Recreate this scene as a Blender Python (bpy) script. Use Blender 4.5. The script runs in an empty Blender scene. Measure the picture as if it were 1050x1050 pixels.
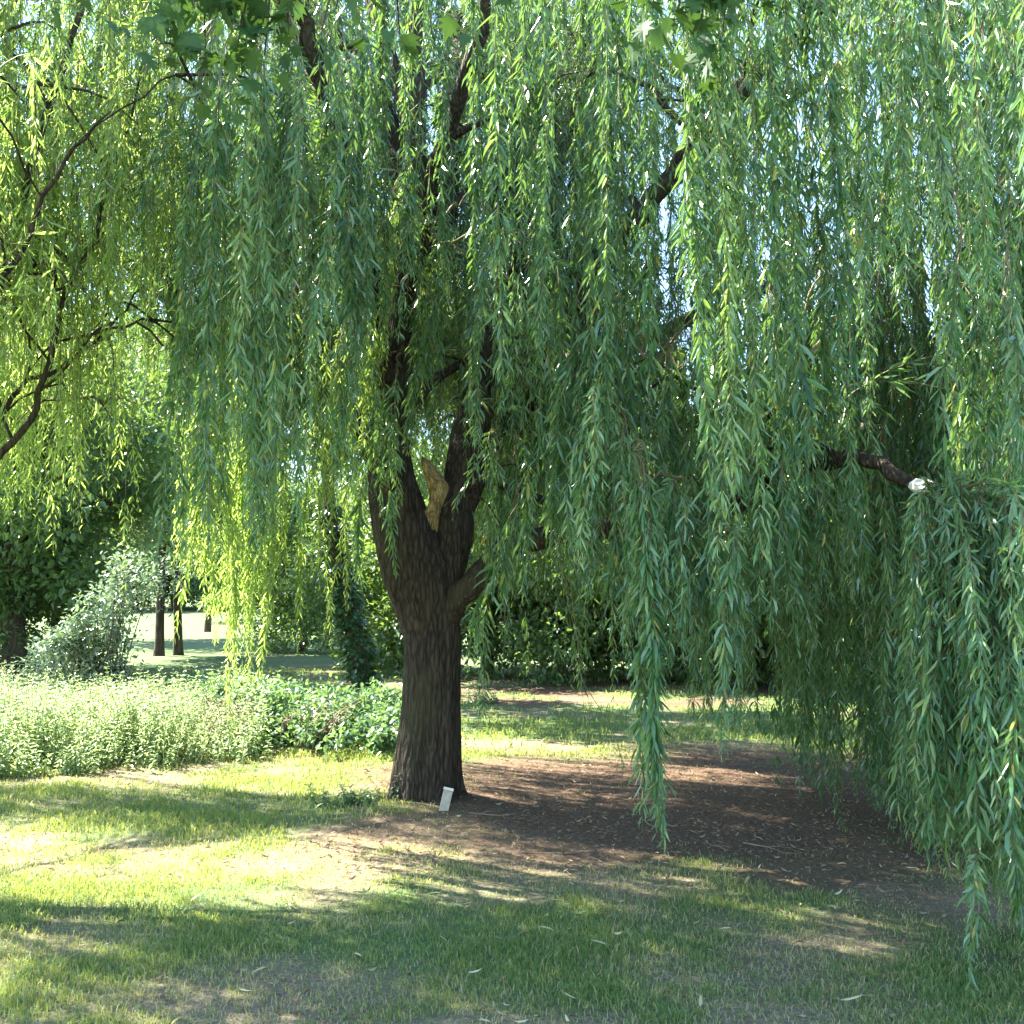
import bpy, math, random
import numpy as np
from mathutils import Vector, Matrix

RNG = np.random.default_rng(11)
random.seed(5)
scn = bpy.context.scene
COL = scn.collection
R = math.radians

# ------------------------------------------------------------------ camera
PITCH = R(4.93); FPX = 1008.0; CAMZ = 1.6
def at(px, py, Y):
    """world point seen at photo pixel (px,py) at distance Y in front"""
    x = (px - 525) / FPX; v = (525 - py) / FPX
    fw = math.cos(PITCH) - v * math.sin(PITCH); up = math.sin(PITCH) + v * math.cos(PITCH)
    s = Y / fw
    return np.array([x * s, Y, CAMZ + up * s])
def gnd(px, py, z=0.0):
    x = (px - 525) / FPX; v = (525 - py) / FPX
    fw = math.cos(PITCH) - v * math.sin(PITCH); up = math.sin(PITCH) + v * math.cos(PITCH)
    s = (z - CAMZ) / up
    return np.array([x * s, fw * s])
cam = bpy.data.cameras.new('camera'); cam.angle = 2 * math.atan(525 / FPX); cam.clip_end = 3000; cam.clip_start = .05
co = bpy.data.objects.new('camera', cam); COL.objects.link(co)
co.location = (0, 0, CAMZ); co.rotation_euler = (R(90) + PITCH, 0, 0); scn.camera = co

# ------------------------------------------------------------------ sun and sky
SUN_AZ = R(-61); SUN_EL = R(48)
SUN = np.array([math.sin(SUN_AZ) * math.cos(SUN_EL), math.cos(SUN_AZ) * math.cos(SUN_EL), math.sin(SUN_EL)])
w = bpy.data.worlds.new('World'); scn.world = w; w.use_nodes = True
nt = w.node_tree; sk = nt.nodes.new('ShaderNodeTexSky'); sk.sky_type = 'NISHITA'; sk.sun_disc = False
sk.sun_elevation = SUN_EL; sk.sun_rotation = SUN_AZ; sk.air_density = 1.0; sk.dust_density = .3; sk.ozone_density = 2.5
nt.links.new(sk.outputs[0], nt.nodes['Background'].inputs[0]); nt.nodes['Background'].inputs[1].default_value = .098
sl = bpy.data.lights.new('sun', 'SUN'); sl.energy = 5.0; sl.angle = R(.53); sl.color = (1, .94, .82)
so = bpy.data.objects.new('sun', sl); COL.objects.link(so)
so.rotation_euler = Vector(SUN).to_track_quat('Z', 'Y').to_euler(); so.location = (-20, 12, 25)
vs = scn.view_settings; vs.view_transform = 'Standard'; vs.look = 'None'; vs.gamma = 1; vs.exposure = 3.15
cy = scn.cycles
cy.max_bounces = 8; cy.diffuse_bounces = 4; cy.transmission_bounces = 6; cy.glossy_bounces = 2
cy.use_denoising = True
cy.sample_clamp_indirect = 8

# ------------------------------------------------------------------ noise
def _hash(ix, iy, s):
    h = (ix * 374761393 + iy * 668265263 + s * 974711) & 0xffffffff
    h = ((h ^ (h >> 13)) * 1274126177) & 0xffffffff
    return ((h ^ (h >> 16)) & 0xffff) / 65535.0
def vnoise(x, y, s=0):
    x = np.asarray(x, float); y = np.asarray(y, float)
    ix = np.floor(x).astype(np.int64); iy = np.floor(y).astype(np.int64); fx = x - ix; fy = y - iy
    fx = fx * fx * (3 - 2 * fx); fy = fy * fy * (3 - 2 * fy)
    a = _hash(ix, iy, s); b = _hash(ix + 1, iy, s); c = _hash(ix, iy + 1, s); d = _hash(ix + 1, iy + 1, s)
    return (a * (1 - fx) + b * fx) * (1 - fy) + (c * (1 - fx) + d * fx) * fy
def fbm(x, y, s=0, o=4):
    t = 0; a = .5
    for k in range(o):
        t = t + a * vnoise(x * 2 ** k, y * 2 ** k, s + k * 7); a *= .5
    return t / (1 - .5 ** o)
def sstep(a, b, x):
    t = np.clip((x - a) / (b - a), 0, 1); return t * t * (3 - 2 * t)

# ------------------------------------------------------------------ mesh builder
class MB:
    def __init__(s): s.v = []; s.n = 0; s.f = []; s.r = []
    def add(s, verts, polys, rnd, mat=0, smooth=False):
        """verts (n,3); polys: list of int arrays (m,k); rnd scalar or (n,)"""
        verts = np.asarray(verts, np.float32)
        for p in polys:
            p = np.asarray(p, np.int64)
            if len(p): s.f.append((p + s.n, mat, smooth))
        s.v.append(verts); s.r.append(np.broadcast_to(np.asarray(rnd, np.float32), (len(verts),))); s.n += len(verts)
    def mesh(s, name, mats):
        me = bpy.data.meshes.new(name)
        V = np.concatenate(s.v); me.vertices.add(len(V)); me.vertices.foreach_set('co', V.ravel())
        loops = np.concatenate([p.ravel() for p, _, _ in s.f]); tot = np.concatenate([np.full(len(p), p.shape[1]) for p, _, _ in s.f])
        st = np.concatenate([[0], np.cumsum(tot)[:-1]])
        me.loops.add(len(loops)); me.loops.foreach_set('vertex_index', loops.astype(np.int32))
        me.polygons.add(len(tot)); me.polygons.foreach_set('loop_start', st.astype(np.int32))
        me.polygons.foreach_set('loop_total', tot.astype(np.int32))
        me.polygons.foreach_set('material_index', np.concatenate([np.full(len(p), m) for p, m, _ in s.f]).astype(np.int32))
        me.polygons.foreach_set('use_smooth', np.concatenate([np.full(len(p), sm) for p, _, sm in s.f]).astype(bool))
        a = me.attributes.new('rnd', 'FLOAT', 'POINT'); a.data.foreach_set('value', np.concatenate(s.r).astype(np.float32))
        for m in mats: me.materials.append(m)
        me.update(calc_edges=True)
        return me
    def build(s, name, mats, parent=None):
        o = bpy.data.objects.new(name, s.mesh(name, mats)); COL.objects.link(o)
        if parent: o.parent = parent; o.matrix_parent_inverse = parent.matrix_basis.inverted()
        return o

def tag(o, label=None, cat=None, group=None, kind=None):
    if label: o['label'] = label
    if cat: o['category'] = cat
    if group: o['group'] = group
    if kind: o['kind'] = kind
    return o
def empty(name, loc, label, cat, group=None):
    o = bpy.data.objects.new(name, None); COL.objects.link(o); o.location = loc; o.empty_display_size = .2
    return tag(o, label, cat, group)

# leaf templates: (verts [u along, v side, w normal], list of polygons)
WILLOW = (np.array([[0, 0, 0], [.30, -.45, .10], [.32, 0, 0], [.30, .45, .10], [.66, -.40, .06], [.68, 0, -.05], [.66, .40, .06], [1, 0, -.16]]),
          [np.array([[0, 2, 1], [0, 3, 2], [4, 5, 7], [5, 6, 7]]), np.array([[1, 2, 5, 4], [2, 3, 6, 5]])])
SLIM = (np.array([[0, 0, 0], [.42, -.46, .06], [1, 0, -.12], [.42, .46, .06]]), [np.array([[0, 2, 1], [0, 3, 2]])])
OVAL = (np.array([[0, 0, 0], [.25, -.38, .06], [.62, -.42, .04], [1, 0, -.1], [.62, .42, .04], [.25, .38, .06], [.5, 0, -.03]]),
        [np.array([[0, 6, 1], [1, 6, 2], [2, 6, 3], [3, 6, 4], [4, 6, 5], [5, 6, 0]])])
def _maple():
    tips = [(-.05, .34), (.22, .62), (.60, .60), (.68, .22), (1, 0)]
    val = [(.06, .26), (.28, .30), (.46, .26), (.62, .12)]
    pts = [(0, 0)]
    up = []
    for i, t in enumerate(tips):
        up.append(t)
        if i < 4: up.append(val[i])
    side = [(0, 0)] + up
    other = [(a, -b) for a, b in up[:-1]][::-1]
    o = side + other
    vs = np.array([[a, b, -.12 * a * a + .10 * abs(b)] for a, b in o] + [[.34, 0, 0]])
    c = len(o)
    return vs, [np.array([[i, (i + 1) % c, c] for i in range(c)])]
MAPLE = _maple()

def nrm(a): return a / np.maximum(np.linalg.norm(a, axis=-1, keepdims=True), 1e-9)
def leaves(mb, T, base, axis, side, L, W, rnd, mat=0, curl=1.0):
    tv, tp = T; n = len(base)
    if n == 0: return
    axis = nrm(axis); side = nrm(side - axis * np.sum(side * axis, 1, keepdims=True)); nor = np.cross(side, axis)
    L = np.broadcast_to(L, (n,)); W = np.broadcast_to(W, (n,)); curl = np.broadcast_to(curl, (n,))
    P = (base[:, None] + axis[:, None] * (tv[None, :, 0] * L[:, None])[..., None] + side[:, None] * (tv[None, :, 1] * W[:, None])[..., None]
         + nor[:, None] * (tv[None, :, 2] * L[:, None] * curl[:, None])[..., None])
    m = len(tv); off = (np.arange(n) * m)[:, None, None]
    mb.add(P.reshape(-1, 3), [(p[None] + off).reshape(-1, p.shape[1]) for p in tp], np.repeat(np.broadcast_to(rnd, (n,)), m), mat)

def catmull(P, n):
    P = np.asarray(P, float); Q = np.vstack([2 * P[0] - P[1], P, 2 * P[-1] - P[-2]])
    t = np.linspace(0, len(P) - 1, n); i = np.minimum(t.astype(int), len(P) - 2); f = (t - i)[:, None]
    a, b, c, d = Q[i], Q[i + 1], Q[i + 2], Q[i + 3]
    return .5 * (2 * b + (c - a) * f + (2 * a - 5 * b + 4 * c - d) * f ** 2 + (3 * b - a - 3 * c + d) * f ** 3)
def tube(mb, pts, rad, nseg=6, mat=0, rnd=0.5, ridges=None, cap=False):
    pts = np.asarray(pts, float); n = len(pts); rad = np.broadcast_to(rad, (n,))
    tan = nrm(np.gradient(pts, axis=0))
    u = np.cross(tan[0], [0, 1, .01]);
    if np.linalg.norm(u) < 1e-3: u = np.cross(tan[0], [1, 0, 0])
    U = [nrm(u)]
    for i in range(1, n):
        u = U[-1] - tan[i] * np.dot(U[-1], tan[i]); U.append(nrm(u))
    U = np.array(U); Vv = np.cross(tan, U)
    a = np.linspace(0, 2 * math.pi, nseg, endpoint=False)
    rr = rad[:, None] * np.ones((n, nseg))
    if ridges is not None: rr = rr * ridges(np.arange(n)[:, None] / (n - 1), a[None, :], pts)
    P = pts[:, None] + rr[..., None] * (U[:, None] * np.cos(a)[None, :, None] + Vv[:, None] * np.sin(a)[None, :, None])
    i = np.arange(n - 1)[:, None] * nseg; j = np.arange(nseg)[None]; k = (j + 1) % nseg
    q = np.stack([i + j, i + k, i + nseg + k, i + nseg + j], -1).reshape(-1, 4)
    polys = [q]
    V = P.reshape(-1, 3)
    if cap:
        V = np.vstack([V, pts[-1:] + tan[-1:] * rad[-1] * .2]); c = len(V) - 1; b = (n - 1) * nseg
        polys.append(np.array([[b + x, b + (x + 1) % nseg, c] for x in range(nseg)]))
    mb.add(V, polys, rnd, mat, True)

# ------------------------------------------------------------------ materials
def newmat(name):
    m = bpy.data.materials.new(name); m.use_nodes = True; nt = m.node_tree; nt.nodes.clear()
    out = nt.nodes.new('ShaderNodeOutputMaterial'); return m, nt, out
def N(nt, t, **k):
    n = nt.nodes.new(t)
    for a, b in k.items(): setattr(n, a, b)
    return n
def ramp(nt, src, stops, interp='LINEAR'):
    r = N(nt, 'ShaderNodeValToRGB'); r.color_ramp.interpolation = interp
    el = r.color_ramp.elements
    while len(el) > 1: el.remove(el[-1])
    el[0].position = stops[0][0]; el[0].color = (*stops[0][1], 1)
    for p, c in stops[1:]:
        e = el.new(p); e.color = (*c, 1)
    nt.links.new(src, r.inputs[0]); return r.outputs[0]
def leafmat(name, stops, trans=(.30, .45, .05), tw=.45, rough=.42, under=None, spec=.5):
    """thin two sided leaf: glossy diffuse front, paler underside, light shining through"""
    m, nt, out = newmat(name); L = nt.links
    at_ = N(nt, 'ShaderNodeAttribute', attribute_name='rnd')
    c = ramp(nt, at_.outputs['Fac'], stops)
    base = c
    if under:
        g = N(nt, 'ShaderNodeNewGeometry'); mx = N(nt, 'ShaderNodeMix', data_type='RGBA')
        mul = N(nt, 'ShaderNodeMath', operation='MULTIPLY'); mul.inputs[1].default_value = .75
        L.new(g.outputs['Backfacing'], mul.inputs[0]); L.new(mul.outputs[0], mx.inputs['Factor']); L.new(c, mx.inputs['A']); mx.inputs['B'].default_value = (*under, 1)
        base = mx.outputs['Result']
    p = N(nt, 'ShaderNodeBsdfPrincipled'); L.new(base, p.inputs['Base Color']); p.inputs['Roughness'].default_value = rough
    p.inputs['Specular IOR Level'].default_value = spec
    t = N(nt, 'ShaderNodeBsdfTranslucent'); hm = N(nt, 'ShaderNodeMix', data_type='RGBA'); hm.inputs['Factor'].default_value = .75
    L.new(c, hm.inputs['A']); hm.inputs['B'].default_value = (*trans, 1); L.new(hm.outputs['Result'], t.inputs['Color'])
    ms = N(nt, 'ShaderNodeMixShader'); ms.inputs[0].default_value = tw
    L.new(p.outputs[0], ms.inputs[1]); L.new(t.outputs[0], ms.inputs[2]); L.new(ms.outputs[0], out.inputs[0])
    return m
def barkmat(name, dark, light, moss=None, scale=9.0, stretch=.16, bump=.6):
    m, nt, out = newmat(name); L = nt.links
    tc = N(nt, 'ShaderNodeTexCoord'); mp = N(nt, 'ShaderNodeMapping'); mp.inputs['Scale'].default_value = (1, 1, stretch)
    L.new(tc.outputs['Object'], mp.inputs[0])
    n1 = N(nt, 'ShaderNodeTexNoise'); n1.inputs['Scale'].default_value = scale; n1.inputs['Detail'].default_value = 8; n1.inputs['Roughness'].default_value = .65
    n1.inputs['Distortion'].default_value = .6
    v1 = N(nt, 'ShaderNodeTexVoronoi', feature='DISTANCE_TO_EDGE'); v1.inputs['Scale'].default_value = scale * 1.9
    L.new(mp.outputs[0], n1.inputs[0]); L.new(mp.outputs[0], v1.inputs[0])
    mul = N(nt, 'ShaderNodeMath', operation='MULTIPLY_ADD'); L.new(v1.outputs[0], mul.inputs[0]); mul.inputs[1].default_value = 1.1; L.new(n1.outputs[0], mul.inputs[2])
    c = ramp(nt, mul.outputs[0], [(.35, dark), (.85, light)])
    if moss:
        n2 = N(nt, 'ShaderNodeTexNoise'); n2.inputs['Scale'].default_value = 2.2; n2.inputs['Detail'].default_value = 6; L.new(tc.outputs['Object'], n2.inputs[0])
        f = ramp(nt, n2.outputs[0], [(.5, (0, 0, 0)), (.68, (.7, .7, .7))]); mx = N(nt, 'ShaderNodeMix', data_type='RGBA')
        L.new(f, mx.inputs['Factor']); L.new(c, mx.inputs['A']); mx.inputs['B'].default_value = (*moss, 1); c = mx.outputs['Result']
    p = N(nt, 'ShaderNodeBsdfPrincipled'); L.new(c, p.inputs['Base Color']); p.inputs['Roughness'].default_value = .92; p.inputs['Specular IOR Level'].default_value = .2
    b = N(nt, 'ShaderNodeBump'); b.inputs['Strength'].default_value = bump; b.inputs['Distance'].default_value = .045
    L.new(mul.outputs[0], b.inputs['Height']); L.new(b.outputs[0], p.inputs['Normal']); L.new(p.outputs[0], out.inputs[0])
    return m
def plain(name, stops, rough=.85, scale=12.0):
    m, nt, out = newmat(name); L = nt.links
    tc = N(nt, 'ShaderNodeTexCoord'); n1 = N(nt, 'ShaderNodeTexNoise'); n1.inputs['Scale'].default_value = scale; n1.inputs['Detail'].default_value = 6
    L.new(tc.outputs['Object'], n1.inputs[0]); c = ramp(nt, n1.outputs[0], stops)
    p = N(nt, 'ShaderNodeBsdfPrincipled'); L.new(c, p.inputs['Base Color']); p.inputs['Roughness'].default_value = rough; L.new(p.outputs[0], out.inputs[0]); return m

M = {}
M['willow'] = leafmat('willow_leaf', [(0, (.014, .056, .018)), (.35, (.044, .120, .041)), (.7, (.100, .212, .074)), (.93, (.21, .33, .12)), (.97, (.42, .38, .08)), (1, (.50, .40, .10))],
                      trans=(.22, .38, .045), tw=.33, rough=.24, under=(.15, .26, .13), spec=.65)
M['willow_sun'] = leafmat('willow_leaf_backlit', [(0, (.07, .15, .035)), (.5, (.12, .22, .045)), (.9, (.20, .28, .05)), (1, (.45, .38, .08))], trans=(.52, .70, .13), tw=.55, rough=.32, under=(.24, .34, .16))  # backlit copy of the willow leaf: sun glow put into colour and translucency
M['twig'] = plain('willow_twig', [(.3, (.075, .065, .025)), (.7, (.18, .145, .055))], .7, 30)
M['bark'] = barkmat('willow_bark', (.012, .009, .006), (.075, .056, .038), moss=(.055, .049, .024), scale=15, stretch=.22, bump=1.0)
M['wood'] = barkmat('torn_wood', (.10, .055, .02), (.60, .42, .17), scale=22, stretch=.3, bump=.5)
M['cutwood'] = plain('cut_wood', [(.3, (.62, .55, .42)), (.7, (.74, .68, .56))], .8, 30)
M['bgbark'] = barkmat('distant_bark', (.025, .018, .014), (.10, .075, .055), scale=6)
M['broad'] = leafmat('broad_leaf', [(0, (.030, .075, .025)), (.5, (.055, .115, .035)), (1, (.10, .17, .05))], trans=(.26, .40, .05), tw=.35, rough=.40, under=(.12, .18, .10))
M['broad_pale'] = leafmat('pale_leaf', [(0, (.06, .12, .06)), (.5, (.10, .17, .08)), (1, (.16, .24, .11))], trans=(.30, .42, .10), tw=.35, rough=.32, under=(.26, .32, .24))
M['silver'] = leafmat('sky_shine_leaf', [(0, (.10, .16, .10)), (1, (.20, .27, .17))], trans=(.25, .36, .12), tw=.25, rough=.24, under=(.34, .40, .32), spec=.8)  # shine of the sky put into the pale leaf colour
M['ivy'] = leafmat('ivy_leaf', [(0, (.018, .050, .018)), (1, (.05, .11, .035))], trans=(.12, .22, .03), tw=.2, rough=.32)
M['nettle'] = leafmat('nettle_leaf', [(0, (.13, .22, .11)), (.6, (.22, .33, .18)), (.95, (.32, .40, .22)), (1, (.40, .36, .2))], trans=(.50, .62, .20), tw=.45, rough=.38, under=(.18, .26, .13))
M['bramble'] = leafmat('bramble_leaf', [(0, (.035, .095, .045)), (.7, (.07, .15, .065)), (1, (.13, .22, .09))], trans=(.25, .40, .08), tw=.33, rough=.34, under=(.22, .30, .22))
M['maple'] = leafmat('maple_leaf', [(0, (.025, .065, .02)), (1, (.055, .12, .03))], trans=(.08, .16, .02), tw=.22, rough=.6, spec=.3)
M['stem'] = plain('dry_stem', [(.3, (.12, .085, .05)), (.7, (.26, .19, .12))], .8, 20)
M['greenstem'] = plain('green_stem', [(.3, (.08, .11, .03)), (.7, (.15, .18, .06))], .7, 20)
M['grass'] = leafmat('grass_blade', [(0, (.060, .140, .045)), (.45, (.110, .205, .065)), (.72, (.19, .26, .085)), (.74, (.30, .26, .12)), (1, (.46, .39, .22))], trans=(.46, .50, .08), tw=.38, rough=.55, spec=.25)
M['litter'] = leafmat('dead_leaf', [(0, (.10, .065, .035)), (.5, (.17, .115, .065)), (.85, (.28, .21, .125)), (1, (.38, .33, .16))], trans=(.35, .25, .10), tw=.15, rough=.6)
M['fallen'] = leafmat('yellowed_leaf', [(0, (.36, .36, .14)), (.5, (.46, .42, .22)), (1, (.55, .52, .34))], trans=(.45, .42, .12), tw=.2, rough=.45)

# ground colours follow soil / dryness fields stored on the terrain
def soil_f(x, y):
    d = np.sqrt(((x - 1.25) / 2.75) ** 2 + ((y - 8.1) / 2.75) ** 2) + (fbm(x * .9, y * .9, 3) - .5) * 1.0
    d2 = np.sqrt(((x - .5) / 1.3) ** 2 + ((y - 6.5) / .6) ** 2) + (fbm(x * 1.4, y * 1.4, 13) - .5) * .7
    d3 = np.sqrt(((x - 2.2) / 5) ** 2 + ((y - 17) / 3) ** 2) + (fbm(x * .5, y * .5, 23) - .5) * .9
    d4 = np.sqrt(((x - 1.75) / .8) ** 2 + ((y - 5.9) / .45) ** 2) + (fbm(x * 2, y * 2, 33) - .5) * .8
    return np.clip(np.maximum.reduce([1 - sstep(.55, 1.2, d), (1 - sstep(.6, 1.2, d2)) * .8, (1 - sstep(.6, 1.1, d3)) * sstep(.42, .6, fbm(x * .9, y * 1.6, 51)), (1 - sstep(.5, 1.2, d4)) * .8]), 0, 1)
def dry_f(x, y):
    n = .6 * fbm(x * .8 + 5, y * 1.1, 41) + .4 * fbm(x * 3.1, y * 3.4, 45)
    p = sstep(.44, .66, n) * .85 * (1 - .9 * sstep(20, 30, y))
    q = (1 - sstep(.35, 1.1, np.sqrt(((x + .95) / 1.0) ** 2 + ((y - 4.1) / .5) ** 2) + (fbm(x * 2, y * 2, 5) - .5) * .9)) * .9
    q2 = (1 - sstep(.35, 1.1, np.sqrt(((x + .1) / 1.3) ** 2 + ((y - 3.7) / .28) ** 2) + (fbm(x * 2, y * 2, 15) - .5) * .9)) * .8
    q3 = (1 - sstep(.35, 1.1, np.sqrt(((x + 2.1) / .6) ** 2 + ((y - 4.8) / .35) ** 2) + (fbm(x * 2, y * 2, 25) - .5) * .9)) * .7
    q4 = sstep(24, 34, y) * (1 - sstep(3, 8, x)) * .08
    return np.clip(np.maximum.reduce([p, q, q2, q3, q4]), 0, 1)
def gz(x, y):
    z = (fbm(x * .35, y * .35, 61) - .5) * .10 + (fbm(x * 1.6, y * 1.6, 71) - .5) * .035
    z = z * sstep(1.5, 4, np.hypot(x, y) + .5)
    z = z + .10 * np.exp(-(((x + .75) ** 2 + (y - 7.6) ** 2) / .55))
    z = z + .02 * np.maximum(0, np.hypot(x, y) - 60) * .5
    return z
def terrain():
    t = np.linspace(-1, 1, 381); xs = np.sinh(t * 4.6) / math.sinh(4.6) * 420 - .0
    u = np.linspace(-.72, 1, 401); ys = 5 + np.sinh(u * 4.8) / math.sinh(4.8) * 460
    X, Y = np.meshgrid(xs, ys); x = X.ravel(); y = Y.ravel()
    V = np.stack([x, y, gz(x, y)], 1); nx = len(xs); ny = len(ys)
    i = np.arange(ny - 1)[:, None] * nx; j = np.arange(nx - 1)[None]
    q = np.stack([i + j, i + j + 1, i + nx + j + 1, i + nx + j], -1).reshape(-1, 4)
    mb = MB(); mb.add(V, [q], soil_f(x, y), 0, True)
    o = mb.build('ground', [ground_mat()])
    a = o.data.attributes.new('dry', 'FLOAT', 'POINT'); a.data.foreach_set('value', dry_f(x, y).astype(np.float32))
    tag(o, kind='structure')
def ground_mat():
    m, nt, out = newmat('park_lawn'); L = nt.links
    tc = N(nt, 'ShaderNodeTexCoord')
    def noise(s, d=6, r=.6):
        n = N(nt, 'ShaderNodeTexNoise'); n.inputs['Scale'].default_value = s; n.inputs['Detail'].default_value = d; n.inputs['Roughness'].default_value = r
        L.new(tc.outputs['Object'], n.inputs[0]); return n.outputs[0]
    fine = noise(55, 4, .7); mid = noise(7); big = noise(.6)
    ng = ramp(nt, fine, [(.3, (.045, .080, .028)), (.5, (.080, .130, .045)), (.72, (.16, .19, .08))])
    nd = ramp(nt, fine, [(.3, (.10, .075, .048)), (.5, (.19, .150, .10)), (.7, (.33, .28, .19))])
    ns = ramp(nt, noise(38, 8, .75), [(.30, (.040, .025, .016)), (.48, (.105, .066, .042)), (.60, (.17, .112, .072)), (.72, (.32, .245, .17))])
    def mix(f, a, b):
        x = N(nt, 'ShaderNodeMix', data_type='RGBA'); L.new(f, x.inputs['Factor']); L.new(a, x.inputs['A']); L.new(b, x.inputs['B']); return x.outputs['Result']
    ad = N(nt, 'ShaderNodeAttribute', attribute_name='dry'); as_ = N(nt, 'ShaderNodeAttribute', attribute_name='rnd')
    def jit(f, amt):
        a = N(nt, 'ShaderNodeMath', operation='MULTIPLY_ADD'); L.new(mid, a.inputs[0]); a.inputs[1].default_value = amt; L.new(f, a.inputs[2])
        b = N(nt, 'ShaderNodeMath', operation='SUBTRACT', use_clamp=True); L.new(a.outputs[0], b.inputs[0]); b.inputs[1].default_value = amt * .5; return b.outputs[0]
    c = mix(jit(ad.outputs['Fac'], .8), ng, nd); c = mix(jit(as_.outputs['Fac'], .35), c, ns)
    p = N(nt, 'ShaderNodeBsdfPrincipled'); L.new(c, p.inputs['Base Color']); p.inputs['Roughness'].default_value = .95; p.inputs['Specular IOR Level'].default_value = .15
    b = N(nt, 'ShaderNodeBump'); b.inputs['Strength'].default_value = .7; b.inputs['Distance'].default_value = .025; L.new(fine, b.inputs['Height']); L.new(b.outputs[0], p.inputs['Normal'])
    L.new(p.outputs[0], out.inputs[0]); return m
terrain()

# ------------------------------------------------------------------ where sunlight reaches the lawn: crowns have gaps on those lines
def inpoly(x, y, P):
    r = np.zeros(len(x), bool); n = len(P)
    for i in range(n):
        (x1, y1), (x2, y2) = P[i], P[(i + 1) % n]
        c = ((y1 > y) != (y2 > y)) & (x < (x2 - x1) * (y - y1) / (y2 - y1 + 1e-12) + x1); r ^= c
    return r
GAPS = [([gnd(a, b) for a, b in [(-40, 850), (-40, 884), (180, 900), (330, 909), (450, 903), (400, 872), (250, 868), (120, 858)]], .0, .96),
        ([gnd(a, b) for a, b in [(170, 790), (400, 764), (405, 798), (300, 812), (190, 804)]], .0, .85),
        ([gnd(a, b, .6) for a, b in [(-80, 715), (250, 735), (420, 735), (400, 770), (250, 785), (-80, 805)]], .6, .93),
        ([gnd(a, b) for a, b in [(475, 758), (590, 762), (600, 778), (470, 784)]], .0, .9),
        ([gnd(a, b) for a, b in [(690, 790), (750, 790), (750, 806), (690, 806)]], .0, .85)]
for (a, b, ww, hh) in [(735, 796, 50, 10), (680, 880, 80, 12), (590, 884, 60, 10), (780, 852, 46, 9), (600, 772, 60, 9), (560, 738, 60, 8), (720, 742, 70, 8), (885, 900, 50, 12), (520, 828, 50, 7), (600, 820, 60, 8), (830, 840, 40, 8), (660, 800, 40, 8)]:
    GAPS.append(([gnd(a - ww / 2, b - hh / 2), gnd(a + ww / 2, b - hh / 2), gnd(a + ww / 2, b + hh / 2), gnd(a - ww / 2, b + hh / 2)], 0, .7))
def blocked(P):
    """P (n,3) points of one spray: does it shade a sunny patch?"""
    for poly, z, pr in GAPS:
        k = (P[:, 2] - z) / SUN[2]; g = P - SUN[None] * k[:, None]
        ok = (k > 0) & inpoly(g[:, 0], g[:, 1], poly)
        if ok.any() and random.random() < pr * min(1, ok.mean() * 6): return True
    return False

# ------------------------------------------------------------------ willow sprays
def strand(mb, P, r0, hi=True, dens=48, size=1.0, start=.12, spread=1.0, wide=1.0, shift=0.0):
    """stem along polyline P with lance shaped leaves"""
    n = len(P); seg = np.linalg.norm(np.diff(P, axis=0), axis=1); cum = np.concatenate([[0], np.cumsum(seg)]); Ltot = cum[-1]
    tube(mb, P, np.linspace(r0, .0008, n), 3, 1, .5)
    m = int(Ltot * dens * (1 - start))
    if m < 2: return
    s = np.sort(RNG.uniform(start * Ltot, Ltot, m)); s[-1] = Ltot
    B = np.stack([np.interp(s, cum, P[:, k]) for k in range(3)], 1)
    T = nrm(np.stack([np.interp(s, cum, np.gradient(P[:, k], cum)) for k in range(3)], 1))
    ang = np.cumsum(RNG.normal(2.5, .5, m)); ref = nrm(np.cross(T, [0.02, .05, 1.0]) + 1e-4); ref2 = np.cross(T, ref)
    rad = ref * np.cos(ang)[:, None] + ref2 * np.sin(ang)[:, None]
    th = RNG.uniform(.30, .98, m) * spread
    down = np.array([0, 0, -1.0])
    ax = T * np.cos(th)[:, None] + rad * np.sin(th)[:, None] + down * .18
    sd = np.cross(ax, rad + RNG.normal(0, .45, (m, 3)))
    f = np.minimum(1, .45 + (Ltot - s) / .35 * .55)
    L = RNG.uniform(.048, .122, m) * size * f; W = L * RNG.uniform(.115, .17, m) * wide
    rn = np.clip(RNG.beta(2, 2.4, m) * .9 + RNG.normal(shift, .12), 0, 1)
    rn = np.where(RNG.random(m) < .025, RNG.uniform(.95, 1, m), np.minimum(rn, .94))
    leaves(mb, WILLOW if hi else SLIM, B, ax, sd, L, W, rn, 0, RNG.uniform(-.4, 1.1, m))
def hang(S, Tp, zb, sway=.05):
    """polyline from twig point S arching to Tp and hanging to height zb"""
    S = np.asarray(S); Tp = np.asarray(Tp); d = np.linalg.norm(Tp - S)
    c = (S + Tp) / 2 + np.array([0, 0, .22 * d])
    t = np.linspace(0, 1, 5)[:, None]; A = (1 - t) ** 2 * S + 2 * t * (1 - t) * c + t * t * Tp
    Ld = max(.15, Tp[2] - zb); k = max(4, int(Ld / .18)); u = np.linspace(0, 1, k + 1)[1:]
    o = Tp - S; o[2] = 0; o = o / max(np.linalg.norm(o), 1e-3)
    ph = RNG.uniform(0, 6.3, 2); am = RNG.normal(0, sway, 2)
    D = np.stack([Tp[0] + o[0] * .10 * (1 - np.exp(-3 * u)) + am[0] * np.sin(u * 3.5 + ph[0]) - am[0] * math.sin(ph[0]),
                  Tp[1] + o[1] * .10 * (1 - np.exp(-3 * u)) + am[1] * np.sin(u * 3.0 + ph[1]) - am[1] * math.sin(ph[1]), Tp[2] - Ld * u], 1)
    return np.vstack([A, D])
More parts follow.
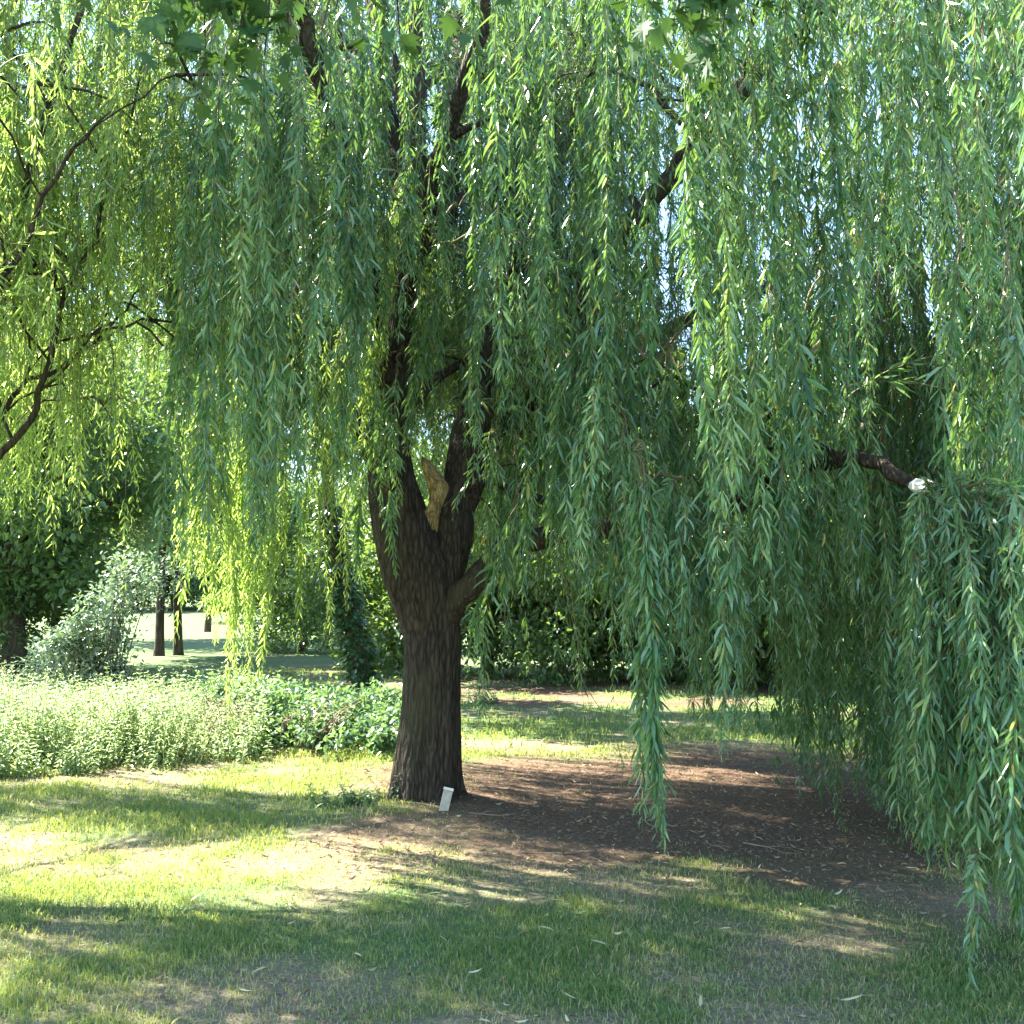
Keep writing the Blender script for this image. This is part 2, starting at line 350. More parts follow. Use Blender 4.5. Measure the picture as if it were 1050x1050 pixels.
def spray(mb, P, r0, sub=2, **k):
    k['size'] = k.get('size', 1) * RNG.uniform(.78, 1.22)
    strand(mb, P, r0, **k)
    n = len(P)
    for _ in range(sub):
        i = int(RNG.integers(3, max(4, n - 2))); L = RNG.uniform(.25, .75)
        a = RNG.uniform(0, 6.3); o = np.array([math.cos(a), math.sin(a), 0]) * RNG.uniform(.02, .06)
        p0 = P[min(i, n - 1)]; u = np.linspace(0, 1, 5)[:, None]
        strand(mb, p0 + o * np.sqrt(u) + np.array([0, 0, -1]) * L * u ** 1.2, .0022, **k)

class Willow:
    def __init__(s, loc, label, group=None):
        s.root = empty('weeping_willow', loc, label, 'tree', group); bpy.context.view_layer.update(); s.net = []; s.far = MB(); s.cr = {'willow': s.far, 'willow_sun': MB()}
    def limb(s, pts, rad, name='limb', n=26, seg=14, side=4, wob=.10, sidelen=(.8, 1.8), cap=False):
        P = catmull(pts, n); r = np.interp(np.linspace(0, 1, n), np.linspace(0, 1, len(rad)), rad)
        if len(pts) > 2: P[2:] += RNG.normal(0, .012, (n - 2, 3))
        mb = MB(); tube(mb, P, r, seg, 0, .5, lambda t, a, p: 1 + .07 * np.sin(a * 3 + t * 9) + .05 * np.sin(a * 7 - t * 23), cap=cap)
        s.net += list(P[n // 3:])
        for k in range(side):
            i = int(n * (.35 + .6 * (k + random.random() * .6) / side)); i = min(i, n - 2)
            d = nrm(P[min(i + 1, n - 1)] - P[i - 1]); a = RNG.uniform(0, 6.3)
            o = nrm(np.array([math.cos(a), math.sin(a), RNG.uniform(-.1, .7)]) + d * .5); L = RNG.uniform(*sidelen)
            Q = catmull([P[i], P[i] + o * L * .4 + [0, 0, .12], P[i] + o * L * .75 + [0, 0, .12], P[i] + o * L + [0, 0, -.15]], 9)
            Q[1:] += RNG.normal(0, .02, (8, 3))
            tube(mb, Q, np.linspace(r[i] * .5, .008, 9), 6, 0, .5); s.net += list(Q[3:])
            for _ in range(2):
                j = int(RNG.integers(3, 8)); a = RNG.uniform(0, 6.3); o2 = np.array([math.cos(a), math.sin(a), RNG.uniform(-.3, .4)]) * RNG.uniform(.3, .7)
                Z = catmull([Q[j], Q[j] + o2 * .6 + [0, 0, .06], Q[j] + o2 - [0, 0, .05]], 6); tube(mb, Z, np.linspace(.012, .004, 6), 5, 0, .5); s.net += list(Z[2:])
        return mb.build(name, [M['bark']], s.root)
    def near(s, p):
        A = np.array(s.net); d = np.linalg.norm(A - p, axis=1) + np.maximum(0, p[2] - A[:, 2]) * .3
        return A[np.argmin(d)]
    def bunch(s, cx, wd, yt, yb, d, n, mat='willow', dd=.3, lean=0, sub=3, size=1.12, dens=66, lab=None, shift=0.0, start=.12, ragged=.32, src=None, check=True, stag=.15, leafy=False, sway=.055):
        global RNG
        RNG = np.random.default_rng([int(abs(q * 100)) for q in (cx, wd * 0 + yt, yb, d, n)])
        top = at(cx, yt, d); bw = wd / FPX * d
        L0 = np.asarray(src) if src is not None else s.near(top + [0, 0, .2])
        mb = s.far if d >= 7.6 and mat == 'willow' else MB(); B = top + [0, 0, .05]
        c = (L0 + B) / 2 + [0, 0, .12 * np.linalg.norm(B - L0)]; t = np.linspace(0, 1, 10)[:, None]
        TW = (1 - t) ** 2 * L0 + 2 * t * (1 - t) * c + t * t * B; TW[1:-1] += RNG.normal(0, .015, (8, 3))
        tube(mb, TW, np.linspace(.011, .004, 10), 5, 1, .5)
        if leafy:
            for q in range(3): spray(mb, TW + RNG.normal(0, .02, TW.shape) * np.linspace(0, 1, 10)[:, None], .003, 3, size=size, dens=dens, shift=shift, start=.4)
        made = 0
        for i in range(n):
            px = cx + RNG.uniform(-.5, .5) * wd * .9; dy = d + RNG.uniform(-dd, dd)
            y0 = yt + abs(RNG.normal(0, stag)) * (yb - yt); Tp = at(px, y0, dy)
            y1 = yb - abs(RNG.normal(0, ragged * .5)) * (yb - yt)
            zb = at(px, max(y1, y0 + 40), dy)[2]
            if zb > Tp[2] - .1: continue
            S = TW[int(RNG.integers(5, 10))]
            P = hang(S, Tp, zb, sway)
            if lean: P[5:, 0] += lean * np.linspace(0, 1, len(P) - 5) ** 1.5 * bw
            if check and blocked(P[4:]): continue
            spray(mb, P, .0035, sub, size=size, dens=dens, shift=shift + RNG.normal(0, .17), start=start); made += 1
        if not made or mb is s.far: return
        o = mb.build('hanging_branch', [M[mat], M['twig']], s.root)
        if lab: o['label'] = lab
        return o
    def fill(s, name, n, region, mat='willow', dens=34, size=1.12, length=(1.2, 3.0), zmin=None, poly=None, zr=(3, 6), reach=1.6):
        """sprays hung off the limb network; with poly, placed to shade that ground"""
        mb = s.cr[mat]; A = np.array(s.net); cnt = 0; tries = 0
        while cnt < n and tries < n * 25:
            tries += 1
            S = A[int(RNG.integers(len(A)))]
            a = RNG.uniform(0, 6.3); rr = RNG.uniform(.1, 1.1); Tp = S + [math.cos(a) * rr, math.sin(a) * rr, RNG.uniform(-.25, .35)]
            if poly is not None:
                pp = np.array(poly); lo, hi_ = pp.min(0), pp.max(0); g = RNG.uniform(lo, hi_)
                if not inpoly(g[:1], g[1:], poly)[0]: continue
                z = RNG.uniform(*zr); Tp = np.array([g[0], g[1], 0]) + SUN * (z / SUN[2]); S = A[np.argmin(np.linalg.norm(A - Tp - [0, 0, .2], axis=1))]
                if np.linalg.norm(S - Tp) > reach: continue
                Tp[2] += RNG.uniform(.3, .9)
            if not region(Tp): continue
            zb = Tp[2] - RNG.uniform(*length)
            if zmin is not None: zb = max(zb, zmin(Tp) + RNG.exponential(.35))
            if zb > Tp[2] - .3: continue
            P = hang(S, Tp, zb, .06)
            if blocked(P[4:]): continue
            spray(mb, P, .003, 1, hi=False, size=size, dens=dens, start=.08); cnt += 1
        pass
        FILL.append((name, cnt, tries))
    def crown(s):
        for mat, mb in s.cr.items():
            if mb.n: mb.build('crown', [M[mat], M['twig']], s.root)
FILL = []

# ------------------------------------------------------------------ main willow
W1 = Willow((-.72, 7.6, 0), 'large weeping willow with thick forked trunk and long green curtains over bare brown soil')
def trunk():
    n = 240; ctr = [(437, 838), (437, 800), (441, 740), (443, 690), (443, 650), (438, 630), (427, 585), (413, 540), (404, 500), (401, 470)]
    P = catmull([at(a, b, 7.6) for a, b in ctr], n); P[:, 1] = 7.6 - .1 * sstep(.5, 1, np.linspace(0, 1, n))
    base = gz(P[0, 0], 7.6); P[0, 2] = base - .12
    r = np.interp(np.linspace(0, 1, n), [0, .09, .25, .444, .556, .667, .778, .889, 1], [.30, .245, .21, .206, .218, .252, .22, .182, .16])
    def ridges(t, a, p):
        fl = np.exp(-t * 11)
        root = fl * (.50 * np.maximum(0, np.sin(a * 2.5 + .9)) ** 2 + .36 * np.maximum(0, np.cos(a * 3 + 2.0)) ** 3)
        rg = (fbm(a * 4.2 + 0 * t, t * 2.2 + 0 * a, 91) - .5) * .12 + (fbm(a * 12 + 0 * t, t * 10 + 0 * a, 95) - .5) * .09 + (fbm(a * 2.2, t * 7, 97) - .5) * .08
        wr = np.where(a > 6.0, (2 * math.pi - a) / .2832, 1.0)
        wr = np.minimum(wr, np.where(a < .28, a / .28, 1.0))
        def ring(fn):
            q = sstep(5.5, 6.2832, a); return fn(a) * (1 - q) + fn(a - 2 * math.pi) * q
        fur = ring(lambda b: 1 - np.abs(2 * fbm(b * 7.5 + 20 + np.sin(t * 17) * .25 + 0 * t, t * 11 + 0 * b, 99, 3) - 1) * 2.2)
        return 1 + root + rg * wr + .055 * (fur - .5) * (1 - .4 * t) + .05 * np.sin(a * 2 + t * 3)
    mb = MB(); tube(mb, P, r, 176, 0, .5, ridges)
    return mb.build('trunk', [M['bark']], W1.root)
trunk()
def PX(*pts): return [at(a, b, d) for a, b, d in pts]
# fork: two great limbs, one low limb reaching to the right, others through the crown
W1.limb(PX((414, 545, 7.53), (404, 500, 7.5), (401, 470, 7.5), (402, 430, 7.5), (412, 330, 7.4), (424, 200, 7.3), (425, 90, 7.3), (430, -60, 7.4), (440, -220, 7.3)),
        [.165, .16, .15, .135, .115, .10, .075, .06, .045, .03], n=44, side=7)
W1.limb(PX((440, 680, 7.65), (446, 620, 7.65), (462, 555, 7.65), (474, 490, 7.7), (484, 430, 7.8), (505, 360, 7.9), (540, 260, 8.1), (590, 120, 8.3), (640, -40, 8.4), (700, -160, 8.2)),
        [.12, .20, .175, .16, .14, .11, .085, .07, .05, .03], n=44, side=7)
W1.limb(PX((446, 660, 7.6), (466, 622, 7.5), (496, 588, 7.4), (528, 558, 7.3), (590, 546, 7.0), (660, 540, 6.7), (740, 520, 6.2), (820, 478, 5.7), (880, 468, 5.3), (925, 492, 5.05), (948, 500, 4.95)),
        [.10, .10, .095, .085, .075, .07, .06, .05, .04, .034, .03], n=40, side=3, cap=True)
W1.limb(PX((405, 540, 7.6), (385, 470, 7.8), (366, 420, 8.0), (360, 370, 8.3), (330, 355, 8.5), (280, 365, 8.8), (200, 338, 9.1), (165, 300, 9.3), (120, 262, 9.4), (40, 215, 9.4), (-60, 190, 9.2)),
        [.08, .105, .10, .09, .085, .08, .072, .065, .055, .04, .025], n=36, side=6)
W1.limb(PX((474, 500, 7.75), (520, 440, 8.3), (600, 380, 9.0), (700, 330, 9.8), (800, 290, 10.3), (900, 250, 10.6)), [.10, .10, .085, .07, .05, .025], n=30, side=7)
W1.limb(PX((490, 430, 7.8), (560, 350, 7.6), (650, 230, 7.2), (740, 110, 6.9), (830, 30, 6.6), (930, -30, 6.2)), [.08, .085, .075, .06, .045, .02], n=30, side=7)
W1.limb(PX((402, 430, 7.5), (380, 300, 7.0), (350, 150, 6.6), (310, 20, 6.2), (270, -60, 5.8), (235, -50, 5.5)), [.08, .08, .065, .05, .035, .02], n=28, side=6)
W1.limb(PX((420, 250, 7.4), (470, 100, 6.8), (520, -60, 6.3), (580, -150, 5.8), (650, -160, 5.3), (710, -120, 5.1)), [.05, .055, .045, .035, .025, .015], n=26, side=7)
W1.limb(PX((505, 360, 7.9), (620, 250, 8.6), (760, 130, 8.8), (880, 60, 8.6), (1000, 20, 8.2), (1090, 30, 7.8)), [.07, .07, .06, .05, .035, .02], n=28, side=7)
W1.limb(PX((650, 230, 7.2), (790, 60, 6.5), (900, -60, 5.8), (980, -110, 5.2), (1040, -120, 4.8)), [.045, .05, .04, .03, .015], n=22, side=6)
W1.limb(PX((520, 440, 8.3), (640, 430, 9.2), (760, 440, 10), (775, 480, 10.2), (778, 540, 10.3), (790, 600, 10.4)), [.06, .06, .055, .05, .04, .03], n=24, side=4)
W1.limb(PX((470, 500, 7.75), (480, 430, 8.6), (465, 370, 9.8), (430, 340, 11.2), (385, 335, 12.6), (350, 340, 13.4)), [.10, .09, .075, .06, .045, .02], n=28, side=8)
W1.limb(PX((425, 150, 7.3), (380, 0, 7.8), (330, -100, 8.4), (250, -140, 9.0), (150, -120, 9.4)), [.06, .06, .05, .035, .02], n=24, side=6)
W1.limb(PX((590, 120, 8.3), (620, -20, 9.0), (680, -130, 9.8), (760, -170, 10.4)), [.05, .05, .04, .02], n=20, side=6)
# arched pale branch hanging in the middle of the curtain
W1.limb(PX((575, 350, 5.9), (600, 395, 5.6), (630, 430, 5.3), (648, 470, 5.15), (690, 520, 5.05), (760, 548, 5.0)), [.020, .017, .014, .011, .008, .005], name='hanging_bough', n=16, seg=7, side=0).data.materials[0] = M['twig']
# torn wood face in the fork and pale end of the broken low limb
def torn():
    mb = MB(); rows = [(468, 432, 434), (475, 432, 440), (483, 434, 446), (490, 436, 453), (497, 438, 459), (506, 440, 459), (513, 441, 456), (520, 438, 453), (527, 435, 452), (534, 433, 451), (541, 434, 449), (551, 441, 445)]
    R_ = catmull(np.array(rows, float), 40); m = 14; V = []
    for r_, (py, l, r) in enumerate(R_):
        for c in range(m + 1):
            f = c / m; p = at(l + (r - l) * f + RNG.normal(0, .25), py + RNG.normal(0, .3), 7.49); p[1] += -.07 * math.sin(f * math.pi) + .06 * f + (fbm(np.array(f * 6.), np.array(r_ * .16), 5) - .5) * .09; V.append(p)
    V = np.array(V); n0 = len(V); Bk = V + [.03, .15, 0]; q = np.array([[i * (m + 1) + j, (i + 1) * (m + 1) + j, (i + 1) * (m + 1) + j + 1, i * (m + 1) + j + 1] for i in range(39) for j in range(m)])
    e = [i * (m + 1) for i in range(40)]; e2 = [i * (m + 1) + m for i in range(40)]
    sd = np.array([[a, a + n0, b + n0, b] for E in (e, e2) for a, b in zip(E[:-1], E[1:])])
    mb.add(np.vstack([V, Bk]), [q, sd], .5); mb.build('torn_wood', [M['wood']], W1.root)
torn()
def stub():
    mb = MB(); tube(mb, [at(938, 498, 4.97), at(951, 501, 4.88), at(964, 506, 4.82)], [.036, .042, .036], 10, 0, .5, lambda t, a, p: 1 + .15 * np.sin(a * 3 + 1) + .1 * np.sin(a * 5 + t * 7), cap=True)
    mb.build('broken_end', [M['cutwood']], W1.root)['label'] = 'pale broken end of the low limb'
stub()
# hanging curtains, front to back (photo column, width, top, bottom, distance, sprays)
B = W1.bunch
for a in [(200, 36, 110, 600, 5.5, 9), (225, 40, 70, 590, 5.35, 14), (262, 42, 60, 560, 5.25, 14), (300, 44, 50, 610, 5.35, 15), (338, 40, 40, 560, 5.3, 13), (372, 36, 20, 420, 5.5, 10),
          (330, 40, -60, 330, 5.9, 10), (395, 40, -60, 330, 6.2, 10), (430, 46, -60, 300, 6.0, 10), (470, 46, -60, 400, 5.7, 12), (510, 44, -70, 470, 5.6, 11), (548, 44, -80, 380, 5.5, 10), (585, 46, -80, 520, 5.3, 13),
          (625, 46, -80, 470, 5.2, 12), (655, 40, -70, 560, 5.3, 12), (695, 44, -80, 480, 5.0, 12), (735, 46, -80, 610, 5.0, 14), (775, 44, -70, 520, 5.2, 11), (815, 46, -60, 560, 5.1, 12), (850, 44, -60, 470, 5.2, 11),
          (885, 42, -60, 420, 5.3, 9), (925, 46, -90, 330, 4.9, 9), (965, 46, -100, 340, 4.7, 9), (1005, 46, -110, 420, 4.5, 10), (1045, 46, -110, 400, 4.4, 10),
          (498, 36, 200, 450, 6.3, 8), (530, 40, 300, 560, 6.2, 11), (560, 36, 250, 600, 5.9, 11), (600, 40, 330, 640, 5.7, 13), (640, 40, 300, 660, 5.5, 13), (690, 40, 360, 690, 5.5, 13), (720, 36, 330, 640, 5.4, 11),
          (745, 36, 330, 700, 5.4, 12), (790, 40, 300, 620, 5.4, 11), (815, 36, 380, 650, 5.3, 10), (850, 40, 260, 570, 5.3, 11), (868, 36, 330, 640, 5.5, 10)]:
    a = list(a); r_ = np.random.default_rng(int(a[0] * 7 + a[3])); a[1] *= r_.uniform(.45, .85); a[3] += r_.uniform(-40, 50); a[5] = max(3, round(a[5] * r_.choice([.25, .4, .6, .8])))
    B(*a, check=False, shift=r_.uniform(-.25, .32), dd=.36)
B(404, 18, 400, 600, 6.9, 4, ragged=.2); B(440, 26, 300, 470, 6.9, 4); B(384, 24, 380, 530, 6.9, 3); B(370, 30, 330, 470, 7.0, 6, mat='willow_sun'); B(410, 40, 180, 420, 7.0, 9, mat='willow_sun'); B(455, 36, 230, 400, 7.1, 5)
B(508, 24, 440, 560, 6.4, 4); B(532, 26, 450, 610, 6.2, 4, check=False); B(522, 14, 540, 692, 6.0, 2, check=False, ragged=.15)
B(660, 12, 470, 850, 4.85, 6, check=False, sway=.010, ragged=.13, shift=.15, stag=.06, dd=.06, lab='longest strand, reaching almost to the ground'); B(640, 24, 430, 680, 5.0, 5, check=False); B(620, 30, 400, 590, 5.1, 8, check=False, shift=.18)
B(700, 50, 500, 640, 5.05, 9, check=False, shift=.16); B(745, 30, 545, 690, 5.0, 6, check=False)
# yellow-green sprays left of the trunk, backlight put into their leaf colour
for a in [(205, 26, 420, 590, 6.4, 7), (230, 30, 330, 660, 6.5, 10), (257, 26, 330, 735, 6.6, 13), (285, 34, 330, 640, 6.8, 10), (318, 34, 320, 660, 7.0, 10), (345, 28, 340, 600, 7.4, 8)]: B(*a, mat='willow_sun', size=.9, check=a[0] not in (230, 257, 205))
# right side: sprays pouring from the broken limb, close to the camera
for a in [(955, 40, 505, 850, 4.75, 8), (970, 40, 560, 870, 4.6, 7), (985, 46, 500, 880, 4.65, 9), (1005, 40, 590, 930, 4.4, 7), (1015, 44, 530, 920, 4.5, 9), (1045, 46, 510, 1010, 4.35, 9), (1040, 40, 610, 960, 4.7, 8), (975, 40, 660, 860, 4.9, 7), (1030, 36, 690, 1000, 4.2, 6),
          (1080, 50, 560, 1000, 4.4, 10), (1070, 30, 540, 1020, 4.3, 7), (1120, 60, 560, 980, 4.4, 8), (930, 30, 535, 700, 5.15, 5)]:
    B(*a, check=False, src=at(963, 507, 4.86), dd=.30, lean=.03, ragged=.36, start=.02, shift=.30, leafy=True, stag=.22)  # lighter leaf tone stands for the open sky light on them
B(1000, 16, 900, 1005, 4.0, 2, check=False, src=at(1005, 880, 4.3), sub=0); B(1035, 40, 330, 560, 4.7, 8, check=False, src=at(1030, 180, 4.9)); B(985, 40, 300, 500, 4.9, 6, check=False, src=at(975, 150, 5.1))
# deep shaded curtains behind on the right, down to the grass
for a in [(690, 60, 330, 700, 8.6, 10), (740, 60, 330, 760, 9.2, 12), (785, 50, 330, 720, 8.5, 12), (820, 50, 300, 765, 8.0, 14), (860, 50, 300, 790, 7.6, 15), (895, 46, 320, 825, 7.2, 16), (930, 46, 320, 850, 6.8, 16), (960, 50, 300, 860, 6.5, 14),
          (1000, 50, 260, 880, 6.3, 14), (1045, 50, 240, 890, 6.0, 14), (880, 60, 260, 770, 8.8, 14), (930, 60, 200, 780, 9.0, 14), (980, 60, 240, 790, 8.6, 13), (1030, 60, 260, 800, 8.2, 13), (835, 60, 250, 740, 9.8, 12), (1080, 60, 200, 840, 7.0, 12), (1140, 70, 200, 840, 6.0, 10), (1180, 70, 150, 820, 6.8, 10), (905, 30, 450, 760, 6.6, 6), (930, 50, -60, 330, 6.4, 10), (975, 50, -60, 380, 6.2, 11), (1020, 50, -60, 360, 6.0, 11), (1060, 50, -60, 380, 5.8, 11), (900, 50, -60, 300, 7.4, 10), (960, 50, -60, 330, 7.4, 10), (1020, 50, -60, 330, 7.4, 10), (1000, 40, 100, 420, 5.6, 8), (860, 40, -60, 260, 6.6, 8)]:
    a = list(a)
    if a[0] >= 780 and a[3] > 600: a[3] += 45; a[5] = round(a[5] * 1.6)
    B(*a, check=False, dens=46, ragged=.2, shift=-.15)  # part of their shade is put into a darker leaf tone
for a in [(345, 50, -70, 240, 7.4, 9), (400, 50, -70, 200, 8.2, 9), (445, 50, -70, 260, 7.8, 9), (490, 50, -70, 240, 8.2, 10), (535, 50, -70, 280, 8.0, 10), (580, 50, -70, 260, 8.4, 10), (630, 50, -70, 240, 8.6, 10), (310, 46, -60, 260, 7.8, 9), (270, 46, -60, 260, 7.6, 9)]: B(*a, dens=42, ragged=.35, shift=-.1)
# thinner curtains hanging behind the trunk
for a in [(500, 60, 330, 660, 9.6, 8), (550, 60, 330, 690, 9.8, 9), (600, 60, 330, 700, 9.9, 9), (650, 60, 330, 700, 10, 9), (700, 60, 330, 700, 10.2, 9), (560, 50, 420, 715, 8.6, 7), (610, 50, 430, 720, 8.4, 7)]: B(*a, dens=36, ragged=.3)
# long bare stems
for (x, y0, y1, d) in [(574, 520, 765, 5.9), (598, 700, 815, 5.6), (497, 560, 690, 6.1), (722, 560, 745, 5.4), (571, 480, 660, 5.7)]:
    mb = MB(); P = hang(at(x - 10, y0 - 30, d), at(x, y0, d), at(x, y1, d)[2], .05); tube(mb, P, np.linspace(.003, .0014, len(P)), 4, 1, .5)
    strand(mb, P[-3:], .0014, dens=40, size=.7); mb.build('bare_twig', [M['willow'], M['twig']], W1.root)

for pts, r in [([(-.75, 7.5, 4.3), (-1.3, 8.3, 6.2), (-2.6, 9.7, 7.8), (-4.0, 10.9, 8.3), (-5.0, 11.6, 8.2)], [.10, .09, .07, .05, .02]),
               ([(-.6, 7.7, 4.2), (-.5, 8.9, 6.6), (-.7, 10.6, 8.2), (-.5, 12.0, 8.6), (-.3, 13, 8.4)], [.10, .09, .07, .05, .02]),
               ([(-.8, 7.5, 4.8), (-2.0, 8.8, 6.8), (-3.6, 9.2, 7.8), (-5.2, 9.3, 7.9), (-6.3, 9.4, 7.6)], [.09, .08, .06, .04, .02]),
               ([(-.2, 7.9, 4.6), (.6, 9.2, 6.8), (1.4, 10.8, 7.9), (2.4, 12, 8.0)], [.09, .08, .06, .02])]: W1.limb(pts, r, n=26, side=8)  # high limbs added to carry a crown top that shades the interior
def reg1(p):
    x, y, z = p
    if y < 4.9 or z < 2.7 or x < -4.2: return False
    if 5 < y < 7.3 and -2.0 < x < 1.6 and RNG.random() < .82: return False
    if z > 5.6 + .25 * (y - 7) and RNG.random() < (.9 if y < 7.6 and x < 1 else .4): return False
    return (x + .5) ** 2 / 30 + (y - 8) ** 2 / 22 < 1
def zmin1(p):
    x, y, z = p; px = x / y * FPX + 525
    if px < 200: return 3.2
    if px < 480: return 2.5 + (.5 if px > 360 else 0)
    if px < 780: return 1.55
    return .9
W1.fill('crown', 1000, reg1, zmin=zmin1, length=(1.2, 3.2))
W1.fill('crown', 800, lambda p: reg1(p) and p[1] > 7.9 and p[0] < 1.0 and p[2] < 6.8, zmin=zmin1, length=(1.2, 3.0))
def GP(*q): return [gnd(a, b) for a, b in q]
SOILP = GP((340, 815), (480, 785), (780, 768), (900, 800), (940, 900), (720, 935), (560, 888), (480, 842), (350, 850))
BACKP = GP((470, 703), (860, 703), (900, 780), (640, 764), (480, 742))
STREAK = GP((-60, 800), (180, 812), (330, 820), (400, 830), (400, 845), (250, 850), (100, 838), (-60, 830))
NEARP = GP((-20, 912), (560, 912), (760, 930), (1000, 900), (1060, 1070), (-20, 1070))
inner = lambda p: reg1(p) and p[2] > 2.9 and (p[1] > 8.2 or p[2] > 5)
W1.fill('crown', 330, inner, poly=SOILP, zmin=lambda p: 2.6, length=(1, 2.4))  # hidden crown sprays added to shade the bare soil
W1.fill('crown', 340, lambda p: p[2] > 2.7 and p[1] > 8.5, poly=BACKP, zr=(2.8, 7), reach=2.2, zmin=lambda p: 2.6, length=(1, 2.4))  # added to shade the ground behind the willow
W1.fill('crown', 190, lambda p: p[1] > 7.6, poly=GP((400, 836), (700, 836), (720, 878), (520, 884), (430, 862)), zr=(3.7, 6.0), reach=2.2, zmin=lambda p: 3.4, length=(1, 2.2))  # added to shade the soil in front of the trunk
W1.fill('crown', 620, lambda p: p[1] > 8.5 and p[2] > 6.0 and -7 < p[0] < 3.5, dens=38, zmin=lambda p: 4.6, length=(1.2, 2.6))  # high crown top, added to shade the deep interior
W1.fill('crown', 200, lambda p: p[1] > 7.4, mat='willow_sun', size=.9, poly=GP((180, 803), (400, 826), (470, 836), (470, 868), (385, 862), (180, 840)), zr=(2.9, 5.6), reach=2.6, zmin=lambda p: 3.2 if p[0] / p[1] > -.44 else 2.6, length=(1, 2.2))  # backlit-tinted sprays added to throw shade left of the trunk
RIGHTP = [(1.6, 5.9), (6, 5.5), (6.5, 9.5), (2.6, 9.5)]
W1.fill('crown', 330, lambda p: p[1] > 7.3, poly=RIGHTP, zr=(3.4, 6.6), reach=1.9, zmin=lambda p: 2.4, length=(1.2, 2.6))  # added so their shade darkens the right-hand curtains
W1.fill('crown', 300, lambda p: p[0] < -.6 and 4.9 < p[1] < 7.2 and 4.0 < p[2] < 6.2, poly=NEARP, zmin=lambda p: 3.6, length=(.8, 1.8))  # added to shade the near lawn

# ------------------------------------------------------------------ second willow, at the left edge
W2 = Willow((-5.3, 6.0, 0), 'sunlit yellow-green weeping willow at the edge of the lawn with several dark bare curving boughs', None)
mb = MB(); tube(mb, catmull([(-5.35, 6.0, -.1), (-5.3, 6.0, .5), (-5.2, 6.02, 1.2), (-5.1, 6.0, 1.9)], 24), np.interp(np.linspace(0, 1, 24), [0, .15, 1], [.34, .25, .24]), 40, 0, .5,
               lambda t, a, p: 1 + (fbm(a * 4 + 0 * t, t * 3 + 0 * a, 191) - .5) * .1 * np.minimum(1, np.minimum(a, 6.28 - a) * 3)); mb.build('trunk', [M['bark']], W2.root)
T2 = np.array([-5.1, 6.0, 1.8])
for pts, r in [([T2, at(-60, 500, 6.2), at(10, 455, 6.2), at(38, 410, 6.2), at(60, 330, 6.1), at(110, 200, 6.0), at(150, 60, 5.9)], [.12, .06, .045, .04, .034, .026, .012]),
               ([T2, at(-90, 470, 6.3), at(-10, 430, 6.4), at(25, 395, 6.5), at(70, 370, 6.5), at(105, 345, 6.5), at(150, 290, 6.6)], [.12, .05, .036, .032, .026, .02, .01]),
               ([T2, at(-110, 430, 6.1), at(-40, 330, 6.0), at(20, 210, 5.9), at(60, 80, 5.8), at(120, -60, 5.7), at(190, -110, 5.6)], [.15, .09, .07, .055, .04, .025, .012]),
               ([T2, at(-130, 470, 5.9), at(-70, 400, 5.6), at(0, 300, 5.4), at(50, 190, 5.3), at(110, 110, 5.2)], [.12, .06, .045, .035, .025, .01]),
               ([T2, at(-160, 420, 6.4), at(-110, 250, 6.6), at(-40, 90, 6.6), at(40, -40, 6.6), at(120, -100, 6.6)], [.15, .10, .07, .05, .035, .015]),
               ([T2, (-5.5, 6.8, 2.9), (-5.7, 7.8, 3.7), (-5.9, 8.8, 4.2), (-6.2, 9.8, 4.4)], [.07, .05, .035, .025, .012]),  # this and the next: rear limbs added out of view for lawn-shading sprays
               ([T2, (-5.9, 6.9, 2.8), (-6.6, 8.0, 3.6), (-7.0, 9.2, 4.0), (-7.3, 10.2, 4.0)], [.07, .05, .035, .025, .012]),
               ([T2, (-5.6, 5.7, 3.0), (-6.0, 5.2, 4.4), (-6.4, 4.6, 5.6), (-6.7, 3.9, 6.2)], [.15, .11, .08, .05, .015]),
               ([T2, (-5.2, 5.5, 3.2), (-4.9, 4.9, 4.8), (-4.5, 4.3, 5.8), (-4.1, 3.8, 6.2)], [.14, .10, .07, .04, .015])]:
    W2.limb(pts, [q * .5 for q in r], n=28, side=5, sidelen=(.5, 1.2))
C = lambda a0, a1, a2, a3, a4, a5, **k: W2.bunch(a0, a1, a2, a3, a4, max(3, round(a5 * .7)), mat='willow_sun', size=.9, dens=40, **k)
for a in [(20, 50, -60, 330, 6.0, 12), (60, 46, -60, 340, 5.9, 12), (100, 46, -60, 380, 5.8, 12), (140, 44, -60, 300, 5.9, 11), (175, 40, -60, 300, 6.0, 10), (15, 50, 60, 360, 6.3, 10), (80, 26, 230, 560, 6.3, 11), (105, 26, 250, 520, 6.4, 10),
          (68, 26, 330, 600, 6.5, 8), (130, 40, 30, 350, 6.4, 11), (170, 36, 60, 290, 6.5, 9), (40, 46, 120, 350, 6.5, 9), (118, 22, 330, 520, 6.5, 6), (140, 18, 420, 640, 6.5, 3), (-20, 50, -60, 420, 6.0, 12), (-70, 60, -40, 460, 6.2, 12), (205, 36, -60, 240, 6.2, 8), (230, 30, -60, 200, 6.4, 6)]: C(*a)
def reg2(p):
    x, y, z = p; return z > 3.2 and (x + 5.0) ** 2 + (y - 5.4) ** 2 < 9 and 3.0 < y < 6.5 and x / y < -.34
W2.fill('crown', 130, lambda p: reg2(p) and p[2] < 5.2, mat='willow_sun', length=(.8, 2.0), zmin=lambda p: 2.4 if p[0] / p[1] < -.56 else 3.4)

